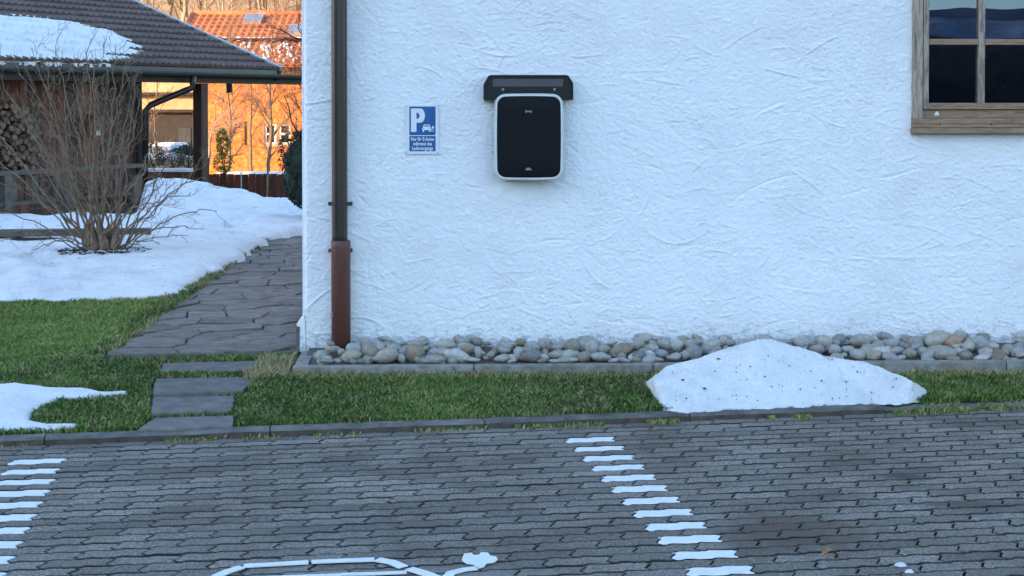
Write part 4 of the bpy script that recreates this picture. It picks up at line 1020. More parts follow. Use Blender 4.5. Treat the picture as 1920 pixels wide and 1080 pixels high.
for i, (px, py, dy) in enumerate(targets):
    bx = base + Vector((rs.uniform(-.13, .13), rs.uniform(-.10, .10), -.05)); bx.x += (px - 190) / 300 * .10
    e = P(px, py, BY + dy); mb = MB(); low_ = py > 300; r0 = rs.uniform(.007, .0145) if not low_ else rs.uniform(.005, .009)
    L = (e - bx).length
    pts, rad = limb(mb, bx, e, r0, .0032, rs, 14, .05, .014, 6, .12 if low_ else .0)
    # arch: stems leave the base steeply and lean outwards
    sprout(mb, pts, rad, rs, 6 if not low_ else 5, L * .24, 2 if not low_ else 1, .65, .30 if not low_ else .12, 4, .30)
    o = mb.obj('stem', M['bark'], smooth=True); o.parent = shrub; o.location = -base
mb = MB()
for k in range(9):
    a = k * .7; c = base + Vector((math.cos(a) * .14, math.sin(a) * .09, 0))
    mb.tube([c + Vector((0, 0, -.1)), c + Vector((rs.uniform(-.02, .02), 0, .06)), c + Vector((rs.uniform(-.05, .05), 0, .22))], [.046, .034, .016], 8)
o = mb.obj('root_stock', M['bark'], smooth=True); o.parent = shrub; o.location = -base
mb = MB(); rs = random.Random(77)
for k in range(420):                                     # dark wet leaf litter in the thawed ring round the stems
    a = rs.uniform(0, 6.283); q = rs.random() ** .6; c = base + Vector((math.cos(a) * q * .42 + .05, math.sin(a) * q * .34 - .10, rs.uniform(.0, .022)))
    r_ = rs.uniform(.012, .032); t = [c + Vector((math.cos(b) * r_ * rs.uniform(.5, 1), math.sin(b) * r_ * rs.uniform(.5, 1), rs.uniform(-.006, .010))) for b in (0, 1.25, 2.5, 3.8, 5)]
    mb.add(t, [(0, 1, 2, 3, 4)])
o = mb.obj('leaf_litter', M['debris'], kind='stuff'); o.parent = shrub; o.location = -base
# timber edging behind the shrub; a near-black beam paints the shade beneath it
b_ = MB(); a_, c_ = P(-420, 441, 13.9), P(282, 434, 14.3); b_.beam(a_, c_, .16, .06)
edge = b_.obj('timber_edging', M['wood_grey'], label='low grey timber beam edging the snow behind the bare shrub', cat='edging')
b_ = MB(); a_, c_ = P(-420, 462, 13.85), P(140, 455, 14.05); b_.beam(a_, c_, .10, .09)
o = b_.obj('gap_shade_beam', M['wood_black'], edge)

# ------------------------------------------------------------ shed with wide tiled roof
Z0, Z1 = 21.0, 27.0
e0, e1 = P(0, 128, Z0), P(520, 141, Z1)
A_ = Vector((e1.x - e0.x, e1.y - e0.y, 0)).normalized(); B_ = Vector((-A_.y, A_.x, 0)); EZ = (e0.z + e1.z) / 2
shed = empty('shed', (e1.x, e1.y, 0), label='dark wooden shed with brown tiled roof, partly under snow, behind the shrub', cat='shed')
def sh(a, b, z): return Vector((e1.x, e1.y, 0)) + A_ * a + B_ * b + Vector((0, 0, z)) - shed.location
th = math.atan(.388); SL = Vector((0, math.cos(th), math.sin(th)))
RZ = P(520, 131, Z1).z
def rf(a, s, h=0):      # a along eaves (0 = right end, negative to the left), s up the slope, h off the roof plane
    n = Vector((0, -math.sin(th), math.cos(th))); q = Vector((0, s * math.cos(th), s * math.sin(th))) + n * h
    return sh(a, q.y, RZ + q.z)
TW, TG = .30, .345
def tile_mesh():
    n = 12; vs = []
    for s, h in ((-.03, .050), (TG + .01, .002)):
        for i in range(n + 1):
            t = i / n; w = .034 * (.5 - .5 * math.cos(4 * math.pi * t)) ** .8
            vs.append((t * TW, s, h + w))
    for i in range(n + 1): t = i / n; w = .034 * (.5 - .5 * math.cos(4 * math.pi * t)) ** .8; vs.append((t * TW, -.022, h * 0 + .004 + w * .3))
    k = n + 1
    fs = [(i, i+1, k+i+1, k+i) for i in range(n)] + [(2*k+i, 2*k+i+1, i+1, i) for i in range(n)]
    return mesh('roof_tile', vs, fs, M['tile_dark'], False)
tm = tile_mesh(); oth = MB()
Rm = Matrix((( A_.x, B_.x * math.cos(th), -B_.x * math.sin(th), 0), (A_.y, B_.y * math.cos(th), -B_.y * math.sin(th), 0), (0, math.sin(th), math.cos(th), 0), (0, 0, 0, 1)))
cand = []
for c in range(0, 21):
    for k in range(0, 46):
        a = -(k + 1) * TW; s = c * TG; p = rf(a, s, 0); w = p + shed.location; kk = FPX / w.y; px = 960 + w.x * kk; py = 188 - (w.z - CAMH) * kk
        cand.append((a, s, px > -25 and py > -12, kk))
inn = [c for c in cand if c[2]]; inn.sort(key=lambda c: -c[3]); ids = set(id(c) for c in inn[:300])
for c in cand:
    a, s, _, _ = c; p = rf(a, s, 0)
    T_ = Matrix.Translation(p) @ Rm @ Matrix.Rotation(random.gauss(0, .004), 4, 'Z')
    if id(c) in ids:
        o = link('roof_tile', tm, shed); o.matrix_local = T_ @ Matrix.Translation((0, random.gauss(0, .003), random.gauss(0, .0015)))
    else:
        oth.tint = random.random(); oth.add([T_ @ v.co for v in tm.vertices], [tuple(f.vertices) for f in tm.polygons])
oth.obj('roof_tile_field', M['tile_dark'], shed, kind='stuff')
RL = 13.8; RS = 21 * TG
b_ = MB(); b_.add([rf(0, -.02, -.02), rf(-RL, -.02, -.02), rf(-RL, RS, -.02), rf(0, RS, -.02), rf(0, -.02, -.06), rf(-RL, -.02, -.06), rf(-RL, RS, -.06), rf(0, RS, -.06)],
    [(3,2,1,0),(4,5,6,7),(0,1,5,4),(1,2,6,5),(2,3,7,6),(3,0,4,7)]); b_.obj('roof_boarding', M['wood_black'], shed)
b_ = MB(); b_.add([rf(0, RS, -.06), rf(-RL, RS, -.06), rf(-RL, RS, 0) + B_ * 6 + Vector((0, 0, -2.6)), rf(0, RS, 0) + B_ * 6 + Vector((0, 0, -2.6))], [(0,1,2,3)]); b_.obj('rear_roof', M['tile_dark'], shed)
def rbox(mb, a0, a1, s0, s1, h0, h1):
    mb.add([rf(a, s, h) for h in (h0, h1) for a, s in ((a0, s0), (a1, s0), (a1, s1), (a0, s1))], [(0,3,2,1),(4,5,6,7),(0,1,5,4),(1,2,6,5),(2,3,7,6),(3,0,4,7)])
b_ = MB(); rbox(b_, .005, .09, -.05, RS, .0, .075); b_.obj('verge_flashing', M['metal_grey'], shed)
b_ = MB(); rbox(b_, -.02, .075, -.05, RS, -.20, -.002); b_.obj('barge_board', M['wood_black'], shed)
def sbox(mb, a0, a1, b0, b1, z0, z1): mb.add([sh(a, b, z) for z in (z0, z1) for a, b in ((a0, b0), (a1, b0), (a1, b1), (a0, b1))], [(0,3,2,1),(4,5,6,7),(0,1,5,4),(1,2,6,5),(2,3,7,6),(3,0,4,7)])
b_ = MB(); sbox(b_, -RL, -.02, -.02, .02, RZ - .10, RZ - .01); b_.obj('fascia', M['fascia'], shed)
b_ = MB(); g0, g1 = sh(-RL, -.08, RZ - .10), sh(1.05, -.08, RZ - .125)
n = 8; vs = []; 
for p in (g0, g1):
    for i in range(n + 1): a = math.pi + math.pi * i / n; vs.append(p - B_ * 0 + B_ * (.075 * math.cos(a)) + Vector((0, 0, .075 * math.sin(a) + .035)))
b_.add(vs, [(i, i+1, n+2+i, n+1+i) for i in range(n)]); b_.obj('gutter', M['fascia'], shed)
b_ = MB(); sbox(b_, -RL, .9, .05, .19, RZ - .26, RZ - .115); b_.obj('eaves_beam', M['wood_black'], shed)
# posts on the eaves line
def eave_a(px, bb=.12):
    best = None
    for k in range(1400):
        a = -k * .01; w = sh(a, bb, 0) + shed.location; q = 960 + w.x / w.y * FPX
        if best is None or abs(q - px) < best[0]: best = (abs(q - px), a)
    return best[1]
a_p = eave_a(375)
b_ = MB(); sbox(b_, a_p - .09, a_p + .09, .02, .20, -.6, RZ - .265); b_.obj('post', M['wood_dark'], shed, bevel=.008)
a_e = eave_a(430); b_ = MB(); b_.beam(sh(a_e, .12, RZ - .26), sh(a_e, .12, RZ - .42), .09, .09); b_.obj('truncated_post', M['wood_black'], shed)
# gutter outlet swinging back to the wall corner
a_d = eave_a(345); a_w = eave_a(262, .60)
b_ = MB(); q0 = sh(a_d, -.08, RZ - .14); q1 = sh(a_d, -.06, RZ - .34); q2 = sh(a_w - .02, .46, RZ - .66); q3 = sh(a_w - .03, .48, .0)
b_.tube([q0, q0.lerp(q1, .6), q1, q1.lerp(q2, .12), q1.lerp(q2, .9), q2 + Vector((0, 0, -.05)), q3], .052, 12); b_.obj('outlet_pipe', M['pipe_up'], shed, smooth=True)
# board wall, individual boards
a = a_w - .05; k = 0
WB = .60
while a > -RL:
    wv = .155; mt = M['wood_red'] if (k // 1) % 5 in (1, 2, 3) and k > 3 else M['wood_dark']
    b_ = MB(); sbox(b_, a - wv + .006, a, WB + random.uniform(-.004, .006), WB + .04, -.5, RZ + .12); b_.obj('board', mt, shed); a -= wv; k += 1
b_ = MB(); sbox(b_, a, a_w - .055, WB + .045, WB + .1, -.5, RZ + .14); sbox(b_, a_w - .16, a_w - .05, WB + .11, 6, -.5, RZ + .1); b_.obj('inner_wall', M['wood_black'], shed)
b_ = MB(); sbox(b_, a_w - .10, a_w + .02, WB - .03, WB + .09, -.5, RZ - .1); b_.obj('corner_post', M['wood_black'], shed)

# snow lying on the shed roof, draped over the tile waves
def roof_hit(px, py):
    d = ray(px, py); o = Vector((0, 0, CAMH)); n = (B_ * -math.sin(th) + Vector((0, 0, math.cos(th)))); p0 = rf(0, 0, .03) + shed.location
    k = (p0 - o).dot(n) / d.dot(n); p = o + d * k - p0; return (p.dot(A_), p.dot(B_) / math.cos(th))
rp = [roof_hit(x, y) for x, y in ((-60, 24), (0, 28), (60, 33), (120, 40), (165, 50), (205, 60), (240, 74), (268, 90), (270, 97), (262, 106), (235, 112))] + [(roof_hit(200, 115)[0], -.03), (roof_hit(-60, 100)[0] - 2, -.03), (roof_hit(-60, 24)[0] - 2, roof_hit(-60, 24)[1])]
gx = np.arange(min(p[0] for p in rp), max(p[0] for p in rp) + .05, .025); gy = np.arange(-.05, max(p[1] for p in rp) + .05, .03)
X, Y = np.meshgrid(gx, gy); d = sdist(X, Y, rp) + (fbm(X * 8, Y * 3, 3, 31) - .5) * .16
wav = .5 - .5 * np.cos(4 * np.pi * (X / TW)); st = (Y / TG) % 1
tl = .050 * (1 - st) + .034 * wav
thk = np.clip(d / .45, 0, 1) ** .7 * .055
Hh = np.where(d > 0, tl * .9 + thk + .012 - .012 * wav * (1 - np.clip(d / .4, 0, 1)), -.02) + .004 - np.clip(.25 - d, 0, .25) * wav * .10
F = grid_faces(len(gx), len(gy)); F = F[d.ravel()[F].max(1) > 0]
Xf, Yf, Hf = X.ravel(), Y.ravel(), Hh.ravel()
org = np.array(rf(0, 0, 0) + shed.location); nA = np.array(A_); nB = np.array(B_ * math.cos(th) + Vector((0, 0, math.sin(th)))); nN = np.array(B_ * -math.sin(th) + Vector((0, 0, math.cos(th))))
Vv = org + Xf[:, None] * nA + Yf[:, None] * nB + Hf[:, None] * nN
used = np.unique(F); mp = np.full(len(Xf), -1); mp[used] = np.arange(len(used))
tag(link('roof_snow', np_mesh('roof_snow', Vv[used], mp[F], M['snow'])), 'tongue of snow lying on the lower tiles of the shed roof', 'snow')

# firewood stacked in front of the board wall, log ends outwards
wood = empty('firewood_stack', shed.location + sh(eave_a(30, .4), .4, .2), 0, label='stack of split firewood with pale log ends against the shed wall at far left', cat='firewood')
logs = []
for _ in range(6):
    bm = bmesh.new(); nn = random.choice((5, 6, 7)); pts = [(math.cos(2 * math.pi * i / nn) * random.uniform(.7, 1.05), math.sin(2 * math.pi * i / nn) * random.uniform(.7, 1.05)) for i in range(nn)]
    b_ = MB(); b_.prism(pts, -.15, .15, Matrix(((1,0,0,0),(0,0,1,0),(0,1,0,0),(0,0,0,1)))); logs.append(b_.mesh('log', M['log_end'])); bm.free()
a_r = eave_a(60, .42); r_ = .055; row = 0; z = .55
ang = math.atan2(A_.y, A_.x)
while z < 1.60:
    a = a_r - (.5 if row % 2 else 0) * r_ * 2
    while a > a_r - 1.5:
        rr_ = r_ * random.uniform(.75, 1.08); o = link('log', random.choice(logs), wood)
        w = shed.location + sh(a + random.uniform(-.01, .01), .42, z + random.uniform(-.01, .01)) - wood.location
        o.location = w; o.rotation_euler = (0, random.uniform(0, 6.28), ang); o.scale = (rr_, 1, rr_ * random.uniform(.75, 1)); o.rotation_mode = 'ZYX'
        o.rotation_euler = (0, random.uniform(-.5, .5), ang); a -= r_ * 2
    z += r_ * 1.75; row += 1
# nest box on the boards
w = shed.location + sh(eave_a(176, .52), .52, P(175, 243, 23).z + .0)
nb = empty('nest_box', w, ang, label='small wooden nest box hung on the shed wall behind the shrub', cat='nest box')
b_ = MB(); b_.box(-.09, .09, -.08, .06, -.17, .15); b_.obj('box_body', M['nest'], nb, bevel=.004)
b_ = MB(); b_.add([(-.12, -.13, .15), (.12, -.13, .15), (.12, .07, .22), (-.12, .07, .22), (-.12, -.13, .17), (.12, -.13, .17), (.12, .07, .24), (-.12, .07, .24)], [(0,3,2,1),(4,5,6,7),(0,1,5,4),(1,2,6,5),(2,3,7,6),(3,0,4,7)]); b_.obj('lid', M['wood_dark'], nb)
b_ = MB(); b_.tube([(0, -.079, .03), (0, -.083, .03)], .02, 10); b_.obj('entrance_hole', M['debris'], nb)
b_ = MB(); b_.box(-.04, .0, -.084, -.081, -.10, -.03); b_.box(.015, .05, -.084, -.081, -.10, -.03); b_.obj('front_label', M['metal_grey'], nb)

# terrace railing in front of the shed
rail = empty('railing', shed.location + sh(eave_a(130), -1.6, .2), 0, label='weathered grey timber railing with boarded panels in front of the shed', cat='railing')
ro = rail.location - shed.location
def rl_pt(px, py, bb=-1.5):
    best = None
    for k in range(-200, 1500):
        a = -k * .01; w = sh(a, bb, 0) + shed.location; q = 960 + w.x / w.y * FPX
        if best is None or abs(q - px) < best[0]: best = (abs(q - px), a, w)
    return best[1], P(px, py, best[2].y).z
def rp_(name, px0, px1, py0, py1, b0, b1, mat_):
    a0, z1 = rl_pt(px0, py0); a1, _ = rl_pt(px1, py0); _, z0 = rl_pt((px0 + px1) / 2, py1); _, z1 = rl_pt((px0 + px1) / 2, py0)
    b_ = MB(); b_.add([sh(a, b, z) - ro for z in (z0, z1) for a, b in ((a0, b0), (a1, b0), (a1, b1), (a0, b1))], [(0,3,2,1),(4,5,6,7),(0,1,5,4),(1,2,6,5),(2,3,7,6),(3,0,4,7)])
    return b_.obj(name, mat_, rail)
rp_('top_rail', -260, 268, 322, 329, -1.56, -1.42, M['wood_grey'])
rp_('bottom_rail', -260, 245, 381, 388, -1.53, -1.46, M['wood_grey'])
rp_('mid_rail', 120, 245, 312, 317, -1.45, -1.40, M['wood_grey'])
for px in (-110, 10, 125, 252): rp_('rail_post', px - 7, px + 7, 329, 396, -1.55, -1.43, M['wood_grey'])
for px0, px1 in ((20, 118), (132, 245), (-100, 3)):
    n = int((px1 - px0) / 14)
    for i in range(n):
        rp_('board', px0 + i * 14 + .8, px0 + i * 14 + 13, 330, 381, -1.48 + (i % 2) * .015, -1.46 + (i % 2) * .015, M['wood_dark'] if i % 3 else M['wood_grey'])

# ------------------------------------------------------------ background
# dark round clipped shrub by the house corner
c = P(600, 318, 17.5); ts = empty('clipped_evergreen', (c.x, c.y, .1), label='dark green clipped evergreen half hidden by the white house corner', cat='shrub')
mb = MB(); rs = random.Random(3)
leaves(mb, c - Vector((c.x, c.y, .1)), (.43, .40, .50), 11000, .022, rs); o = mb.obj('crown', M['conifer'], ts)
bm = bmesh.new(); bmesh.ops.create_icosphere(bm, subdivisions=3, radius=1)
for v in bm.verts: v.co = Vector((v.co.x * .41, v.co.y * .38, v.co.z * .48)) + (c - Vector((c.x, c.y, .1)))
me = bpy.data.meshes.new('inner_crown'); bm.to_mesh(me); bm.free(); me.materials.append(M['conifer']); link('inner_crown', me, ts)
mb = MB(); mb.tube([(0, 0, -.2), (0, 0, .5)], .05, 8); mb.obj('trunk', M['bark_dark'], ts)

# low boarded fence beyond the bank, snow along its top
FY = 30.0
f0, f1 = P(385, 330, FY), P(560, 330, FY)
fen = empty('garden_fence', (f0.x, FY, -.6), label='low red-brown board fence with snow along its top beyond the snow bank', cat='fence')
x = P(250, 330, FY).x; k = 0
while x < P(600, 330, FY).x:
    b_ = MB(); top = P(500, 326, FY).z + random.uniform(-.01, .01); b_.box(x - f0.x, x - f0.x + .138, -.012 + random.uniform(-.003, .003), .012, 0.02, top + .6); b_.obj('board', M['wood_red'] if k % 3 else M['wood_dark'], fen); x += .145; k += 1
b_ = MB(); b_.box(P(250, 330, FY).x - f0.x, P(600, 330, FY).x - f0.x, .014, .05, .45, .52); b_.obj('rail', M['wood_dark'], fen)
for i, (px, py0, py1, r_, mt, Yp, lab) in enumerate(((452, 322, 358, .013, 'metal_grey', 27.5, 'thin pale stake in the snow before the board fence'), (503, 296, 380, .018, 'bark', 24.0, 'taller leaning wooden stake in the snow beside the evergreen'),
                            (391, 296, 352, .014, 'wood_red', 25.5, 'reddish stake right beside the shed post'))):
    a, b = P(px - (4 if px == 503 else 0), py1, Yp), P(px, py0, Yp); a.z -= .3
    mb = MB(); mb.tube([a - a, (b - a) * .5, b - a], r_, 8); o = mb.obj('stake', M[mt], label=lab, cat='stake'); o.location = a
# snow strip and low wall seen under the shed roof
wall = empty('garden_wall', P(315, 345, 31), label='low dark red wall with snow on top under the shed roof', cat='wall')
a, b = P(235, 322, 31), P(372, 346, 31)
b_ = MB(); b_.box(a.x - wall.location.x, b.x - wall.location.x, -.1, .1, b.z - wall.location.z - .6, a.z - wall.location.z); b_.obj('masonry', M['brick_wall'], wall)
sw, _ = snow_patch('snow_strip', None, .07, .09, 'bright snow strip on top of the low dark red wall under the shed roof', base=lambda X, Y: X * 0 + a.z, world=[(a.x, 30.92), (b.x, 30.92), (b.x, 31.2), (a.x, 31.2)], res=.03, rough=.01, rag=.02)
# low wall in the sun beyond the fence, only its snowy top shows
a, b = P(405, 323, 38), P(600, 323, 38)
sw2 = empty('garden_wall', (a.x, 38, -.8), label='low snow-topped wall catching the sun right in front of the ochre house', cat='wall')
b_ = MB(); b_.box(0, b.x - a.x, 0, .4, 0, a.z + .76); b_.obj('masonry', M['brick_wall'], sw2)
snow_patch('wall_snow', None, .05, .08, 'thin sunlit line of snow along the low wall before the ochre house', base=lambda X, Y: X * 0 + a.z - .045, world=[(a.x, 37.98), (b.x, 37.98), (b.x, 38.42), (a.x, 38.42)], res=.03, rough=.008, rag=.015)

def tiled_roof(mb, o, a, up, L, S, w, g, amp):
    """o origin (eaves left), a unit along eaves, up unit up-slope; real waves and course steps"""
    n = a.cross(up); na = int(L / (w / 4)); ns = int(S / g)
    for c in range(ns):
        vs = []
        for s, h in ((c * g, .035), ((c + 1) * g, .0)):
            for i in range(na + 1):
                x = i * w / 4; vs.append(o + a * x + up * s + n * (h + amp * (.5 - .5 * math.cos(2 * math.pi * i / 4))))
        k = na + 1; mb.tint = random.random(); mb.add(vs, [(i, i+1, k+i+1, k+i) for i in range(na)])
        vs = []
        for h in (-.02, .035):
            for i in range(na + 1):
                x = i * w / 4; vs.append(o + a * x + up * (c * g) + n * (h + amp * (.5 - .5 * math.cos(2 * math.pi * i / 4))))
        mb.add(vs, [(i, i+1, k+i+1, k+i) for i in range(na)])
# ochre house with the red roof
HY_ = 48.0
h0, h1 = P(330, 325, HY_), P(640, 325, HY_); oh = empty('ochre_house', (h0.x, HY_, -.8), label='sunlit ochre house with red tiled roof, two skylights and a white window', cat='house')
def oz_(py, Y=HY_): return P(500, py, Y).z + .8
def oxx(px, Y=HY_): return P(px, 200, Y).x - h0.x
WR = oxx(700); wzt = oz_(118)
wa, wb, wt, wbt = oxx(495), oxx(545), oz_(232), oz_(271)
b_ = MB(); b_.box(oxx(368), wa, 0, .3, 0, wzt); b_.box(wb, WR, 0, .3, 0, wzt); b_.box(wa, wb, 0, .3, 0, wbt); b_.box(wa, wb, 0, .3, wt, wzt); b_.box(oxx(368), oxx(368) + .3, .3, 8, 0, wzt); b_.box(oxx(368), WR, 8, 8.3, 0, wzt)
b_.obj('wall', M['plaster_orange'], oh)
ww = empty('window', (0, 0, 0)); ww.parent = oh
for (x0, x1) in ((wa, (wa + wb) / 2 - .04), ((wa + wb) / 2 + .04, wb)):
    for q in (x0, x1 - .07): b_ = MB(); b_.box(q, q + .07, .04, .1, wbt, wt); b_.obj('frame', M['white_paint'], ww)
    for z in (wbt, (wbt + wt) / 2 - .03, wt - .07): b_ = MB(); b_.box(x0 + .07, x1 - .07, .045, .1, z, z + .065); b_.obj('frame', M['white_paint'], ww)
    b_ = MB(); b_.box(x0, x1, .12, .14, wbt, wt); b_.obj('pane', M['dark_glass'], ww)
b_ = MB(); b_.box((wa + wb) / 2 - .04, (wa + wb) / 2 + .04, .02, .1, wbt, wt); b_.obj('mullion', M['plaster_orange'], ww)
b_ = MB(); b_.box(wa - .1, wb + .1, -.06, .0, wbt - .08, wbt - .005); b_.obj('sill', M['plaster_cream'], ww)
# timber trims on the facade
b_ = MB(); b_.box(oxx(458), oxx(461), -.03, 0, oz_(272), oz_(228)); b_.obj('drain_pipe', M['wood_black'], oh)
for py in (282, 290, 298, 306, 314):
    b_ = MB(); b_.box(oxx(425), oxx(620), -.022, -.002, oz_(py + 7), oz_(py)); b_.obj('cladding_board', M['plaster_orange'], oh)
er = Vector((oxx(318), -.8, oz_(122, HY_ - .8))); rt = Vector((oxx(318), 3.6, oz_(27, HY_ + 3.6))); upv = Vector((0, 4.4, rt.z - er.z)); SLn = upv.length; upv.normalize()
mb = MB(); tiled_roof(mb, er, Vector((1, 0, 0)), upv, WR - oxx(318) + 1.5, SLn, .235, .36, .05); mb.obj('roof_tiles', M['tile_red'], oh, smooth=False, kind='stuff')
b_ = MB(); b_.add([er + Vector((0, 0, -.06)), er + Vector((WR + 1, 0, -.06)), rt + Vector((WR + 1, 0, -.06)), rt + Vector((0, 0, -.06)), rt + Vector((0, 4.5, -(rt.z - er.z))), rt + Vector((WR + 1, 4.5, -(rt.z - er.z)))], [(3,2,1,0),(3,4,5,2)]); b_.obj('roof_deck', M['tile_red'], oh)
b_ = MB(); b_.tube([rt + Vector((-.05, 0, .03)), rt + Vector((WR + 1, 0, .03))], .11, 8); b_.obj('ridge_tiles', M['tile_red'], oh, smooth=True)
b_ = MB(); b_.tube([er + Vector((0, 0, .03)), rt + Vector((0, 0, .03))], .10, 8); b_.obj('verge_tiles', M['tile_red'], oh, smooth=True)
def sky_l(px, py, w, h):
    s = (oz_(py, HY_ + 2) - er.z) / (rt.z - er.z) * SLn; b_ = MB(); c = er + upv * s; c.x = oxx(px, HY_ + 2.5)
    nn = Vector((1, 0, 0)).cross(upv)
    f = [c + Vector((i * w / 2, 0, 0)) + upv * (j * h / 2) + nn * k for k in (.02, .16) for i, j in ((-1,-1),(1,-1),(1,1),(-1,1))]
    b_.add(f, [(4,5,6,7),(0,1,5,4),(1,2,6,5),(2,3,7,6),(3,0,4,7)]); o = b_.obj('skylight', M['metal_grey'], oh)
    b_ = MB(); b_.add([c + Vector((i * w * .4, 0, 0)) + upv * (j * h * .4) + nn * .165 for i, j in ((-1,-1),(1,-1),(1,1),(-1,1))], [(0,1,2,3)]); b_.obj('skylight_pane', M['car_paint'], o)
sky_l(472, 38, .62, .75); sky_l(563, 62, .6, .8)
# snow guard holding back a strip of snow
s_g = SLn * .40; b_ = MB(); p0 = er + upv * s_g + Vector((0, 0, .15)); b_.tube([p0, p0 + Vector((WR + 1, 0, 0))], .04, 6); b_.obj('snow_guard', M['wood_black'], oh)
mb = MB(); rs = random.Random(8)
nn = Vector((1, 0, 0)).cross(upv)
x = oxx(385)
sm_ = MB()
while x < oxx(600):
    r_ = rs.uniform(.07, .13); c = er + upv * (s_g + .16) + nn * .08; c.x = x
    for k in range(2):
        pts = [(math.cos(a) * r_, math.sin(a) * r_ * .9) for a in np.linspace(0, 2 * math.pi, 9)[:-1]]
    ring = [c + Vector((u, 0, 0)) + upv * w for u, w in pts]; ring2 = [c + Vector((u * .6, 0, 0)) + upv * w * .6 + nn * r_ * .7 for u, w in pts]
    sm_.add(ring + ring2, [(i, (i+1)%8, 8+(i+1)%8, 8+i) for i in range(8)] + [tuple(range(8, 16))]); x += r_ * 1.6
for k in range(110):
    r_ = rs.uniform(.03, .085); c = er + upv * rs.uniform(.1, s_g - .1) + nn * .06; c.x = rs.uniform(oxx(440), oxx(600))
    pts = [(math.cos(a) * r_ * .7, math.sin(a) * r_ * 1.5) for a in np.linspace(0, 2 * math.pi, 9)[:-1]]
    sm_.add([c + Vector((u, 0, 0)) + upv * w for u, w in pts] + [c + Vector((u * .6, 0, 0)) + upv * w * .6 + nn * .05 for u, w in pts], [(i, (i+1)%8, 8+(i+1)%8, 8+i) for i in range(8)] + [tuple(range(8, 16))])
sm_.obj('roof_snow', M['snow'], label='leftover lumps of snow caught behind the guard on the red roof', cat='snow', smooth=True).location = oh.location

# cream house further left, seen under the shed roof
CYY = 76.0; c0 = P(258, 300, CYY); ch = empty('cream_house', (c0.x, CYY, -1), label='pale cream sunlit house with a dark garage door, seen under the shed roof', cat='house')
def cx_(px): return P(px, 200, CYY).x - c0.x
def cz_(py): return P(300, py, CYY).z + 1
b_ = MB(); b_.box(cx_(180), cx_(362), 0, 5, 0, cz_(110)); b_.obj('wall', M['plaster_cream'], ch)
b_ = MB(); b_.box(cx_(180), cx_(372), -.6, .0, cz_(178), cz_(173)); b_.obj('canopy', M['wood_black'], ch)
b_ = MB(); b_.box(cx_(180), cx_(366), -.5, -.003, cz_(210), cz_(205)); b_.obj('canopy', M['wood_black'], ch)
b_ = MB(); b_.box(cx_(335), cx_(358), -.08, -.003, cz_(284), cz_(240)); b_.obj('garage_door', M['fascia'], ch)
b_ = MB(); b_.box(cx_(180), cx_(360), -.05, -.003, cz_(300), cz_(212)); b_.obj('lower_wall_shade', M['wood_black'], ch)  # near-black sheet paints the brown, shadowed lower wall under the canopy
b_ = MB(); b_.add([(cx_(170), -.9, cz_(112)), (cx_(375), -.9, cz_(112)), (cx_(375), 4, cz_(40)), (cx_(170), 4, cz_(40)), (cx_(375), 5, cz_(112)), (cx_(170), 5, cz_(112))], [(0,1,2,3),(3,2,4,5)]); b_.obj('roof', M['tile_red'], ch)

# parked car behind the shrubs
CP = P(318, 300, 64.0); car = empty('parked_car', (CP.x, CP.y, -1.75), R(70), label='silver car with snow on its roof parked behind the shrubs', cat='car')
prof = [(-1.75, .25), (-1.8, .55), (-1.72, .85), (-1.35, .95), (-.85, 1.38), (-.3, 1.46), (.55, 1.43), (1.1, 1.0), (1.7, .88), (1.86, .60), (1.84, .25)]
def carbody(prof, w, inset):
    n = len(prof); vs = []
    for s in (-1, 1):
        for x, z in prof: k = inset if z > .97 else 0; vs.append((x, s * (w / 2 - k), z))
    return vs, [tuple(range(n)), tuple(range(2*n-1, n-1, -1))] + [(i, n+i, n+(i+1)%n, (i+1)%n) for i in range(n)]
b_ = MB(); b_.add(*carbody(prof, 1.65, .16)); b_.obj('body', M['car_paint'], car, bevel=.05)
for s in (-1, 1):
    for poly in (((-1.15, .98), (-.80, 1.32), (-.25, 1.38), (-.25, .98)), ((-.17, .98), (-.17, 1.38), (.50, 1.36), (.95, .98))):
        b_ = MB(); b_.prism(poly, -.01, .01, Matrix(((1,0,0,0),(0,0,1,s*.745),(0,1,0,0),(0,0,0,1)))); b_.obj('side_window', M['dark_glass'], car)
    for x in (-1.15, 1.2):
        b_ = MB(); b_.tube([(x, s * .62, .30), (x, s * .84, .30)], .30, 18); o = b_.obj('wheel', M['rubber'], car); b_ = MB(); b_.tube([(x, s * .80, .30), (x, s * .85, .30)], .18, 12); b_.obj('rim', M['steel'], o)
b_ = MB(); b_.add([(-.88, -.62, 1.40), (.6, -.62, 1.44), (.6, .62, 1.44), (-.88, .62, 1.40), (-.75, -.52, 1.52), (.5, -.52, 1.54), (.5, .52, 1.54), (-.75, .52, 1.52)], [(0,3,2,1),(4,5,6,7),(0,1,5,4),(1,2,6,5),(2,3,7,6),(3,0,4,7)])
o = b_.obj('car_snow', M['snow'], label='snow layer on the roof of the silver parked car', cat='snow', bevel=.04); o.location = car.location; o.rotation_euler = car.rotation_euler

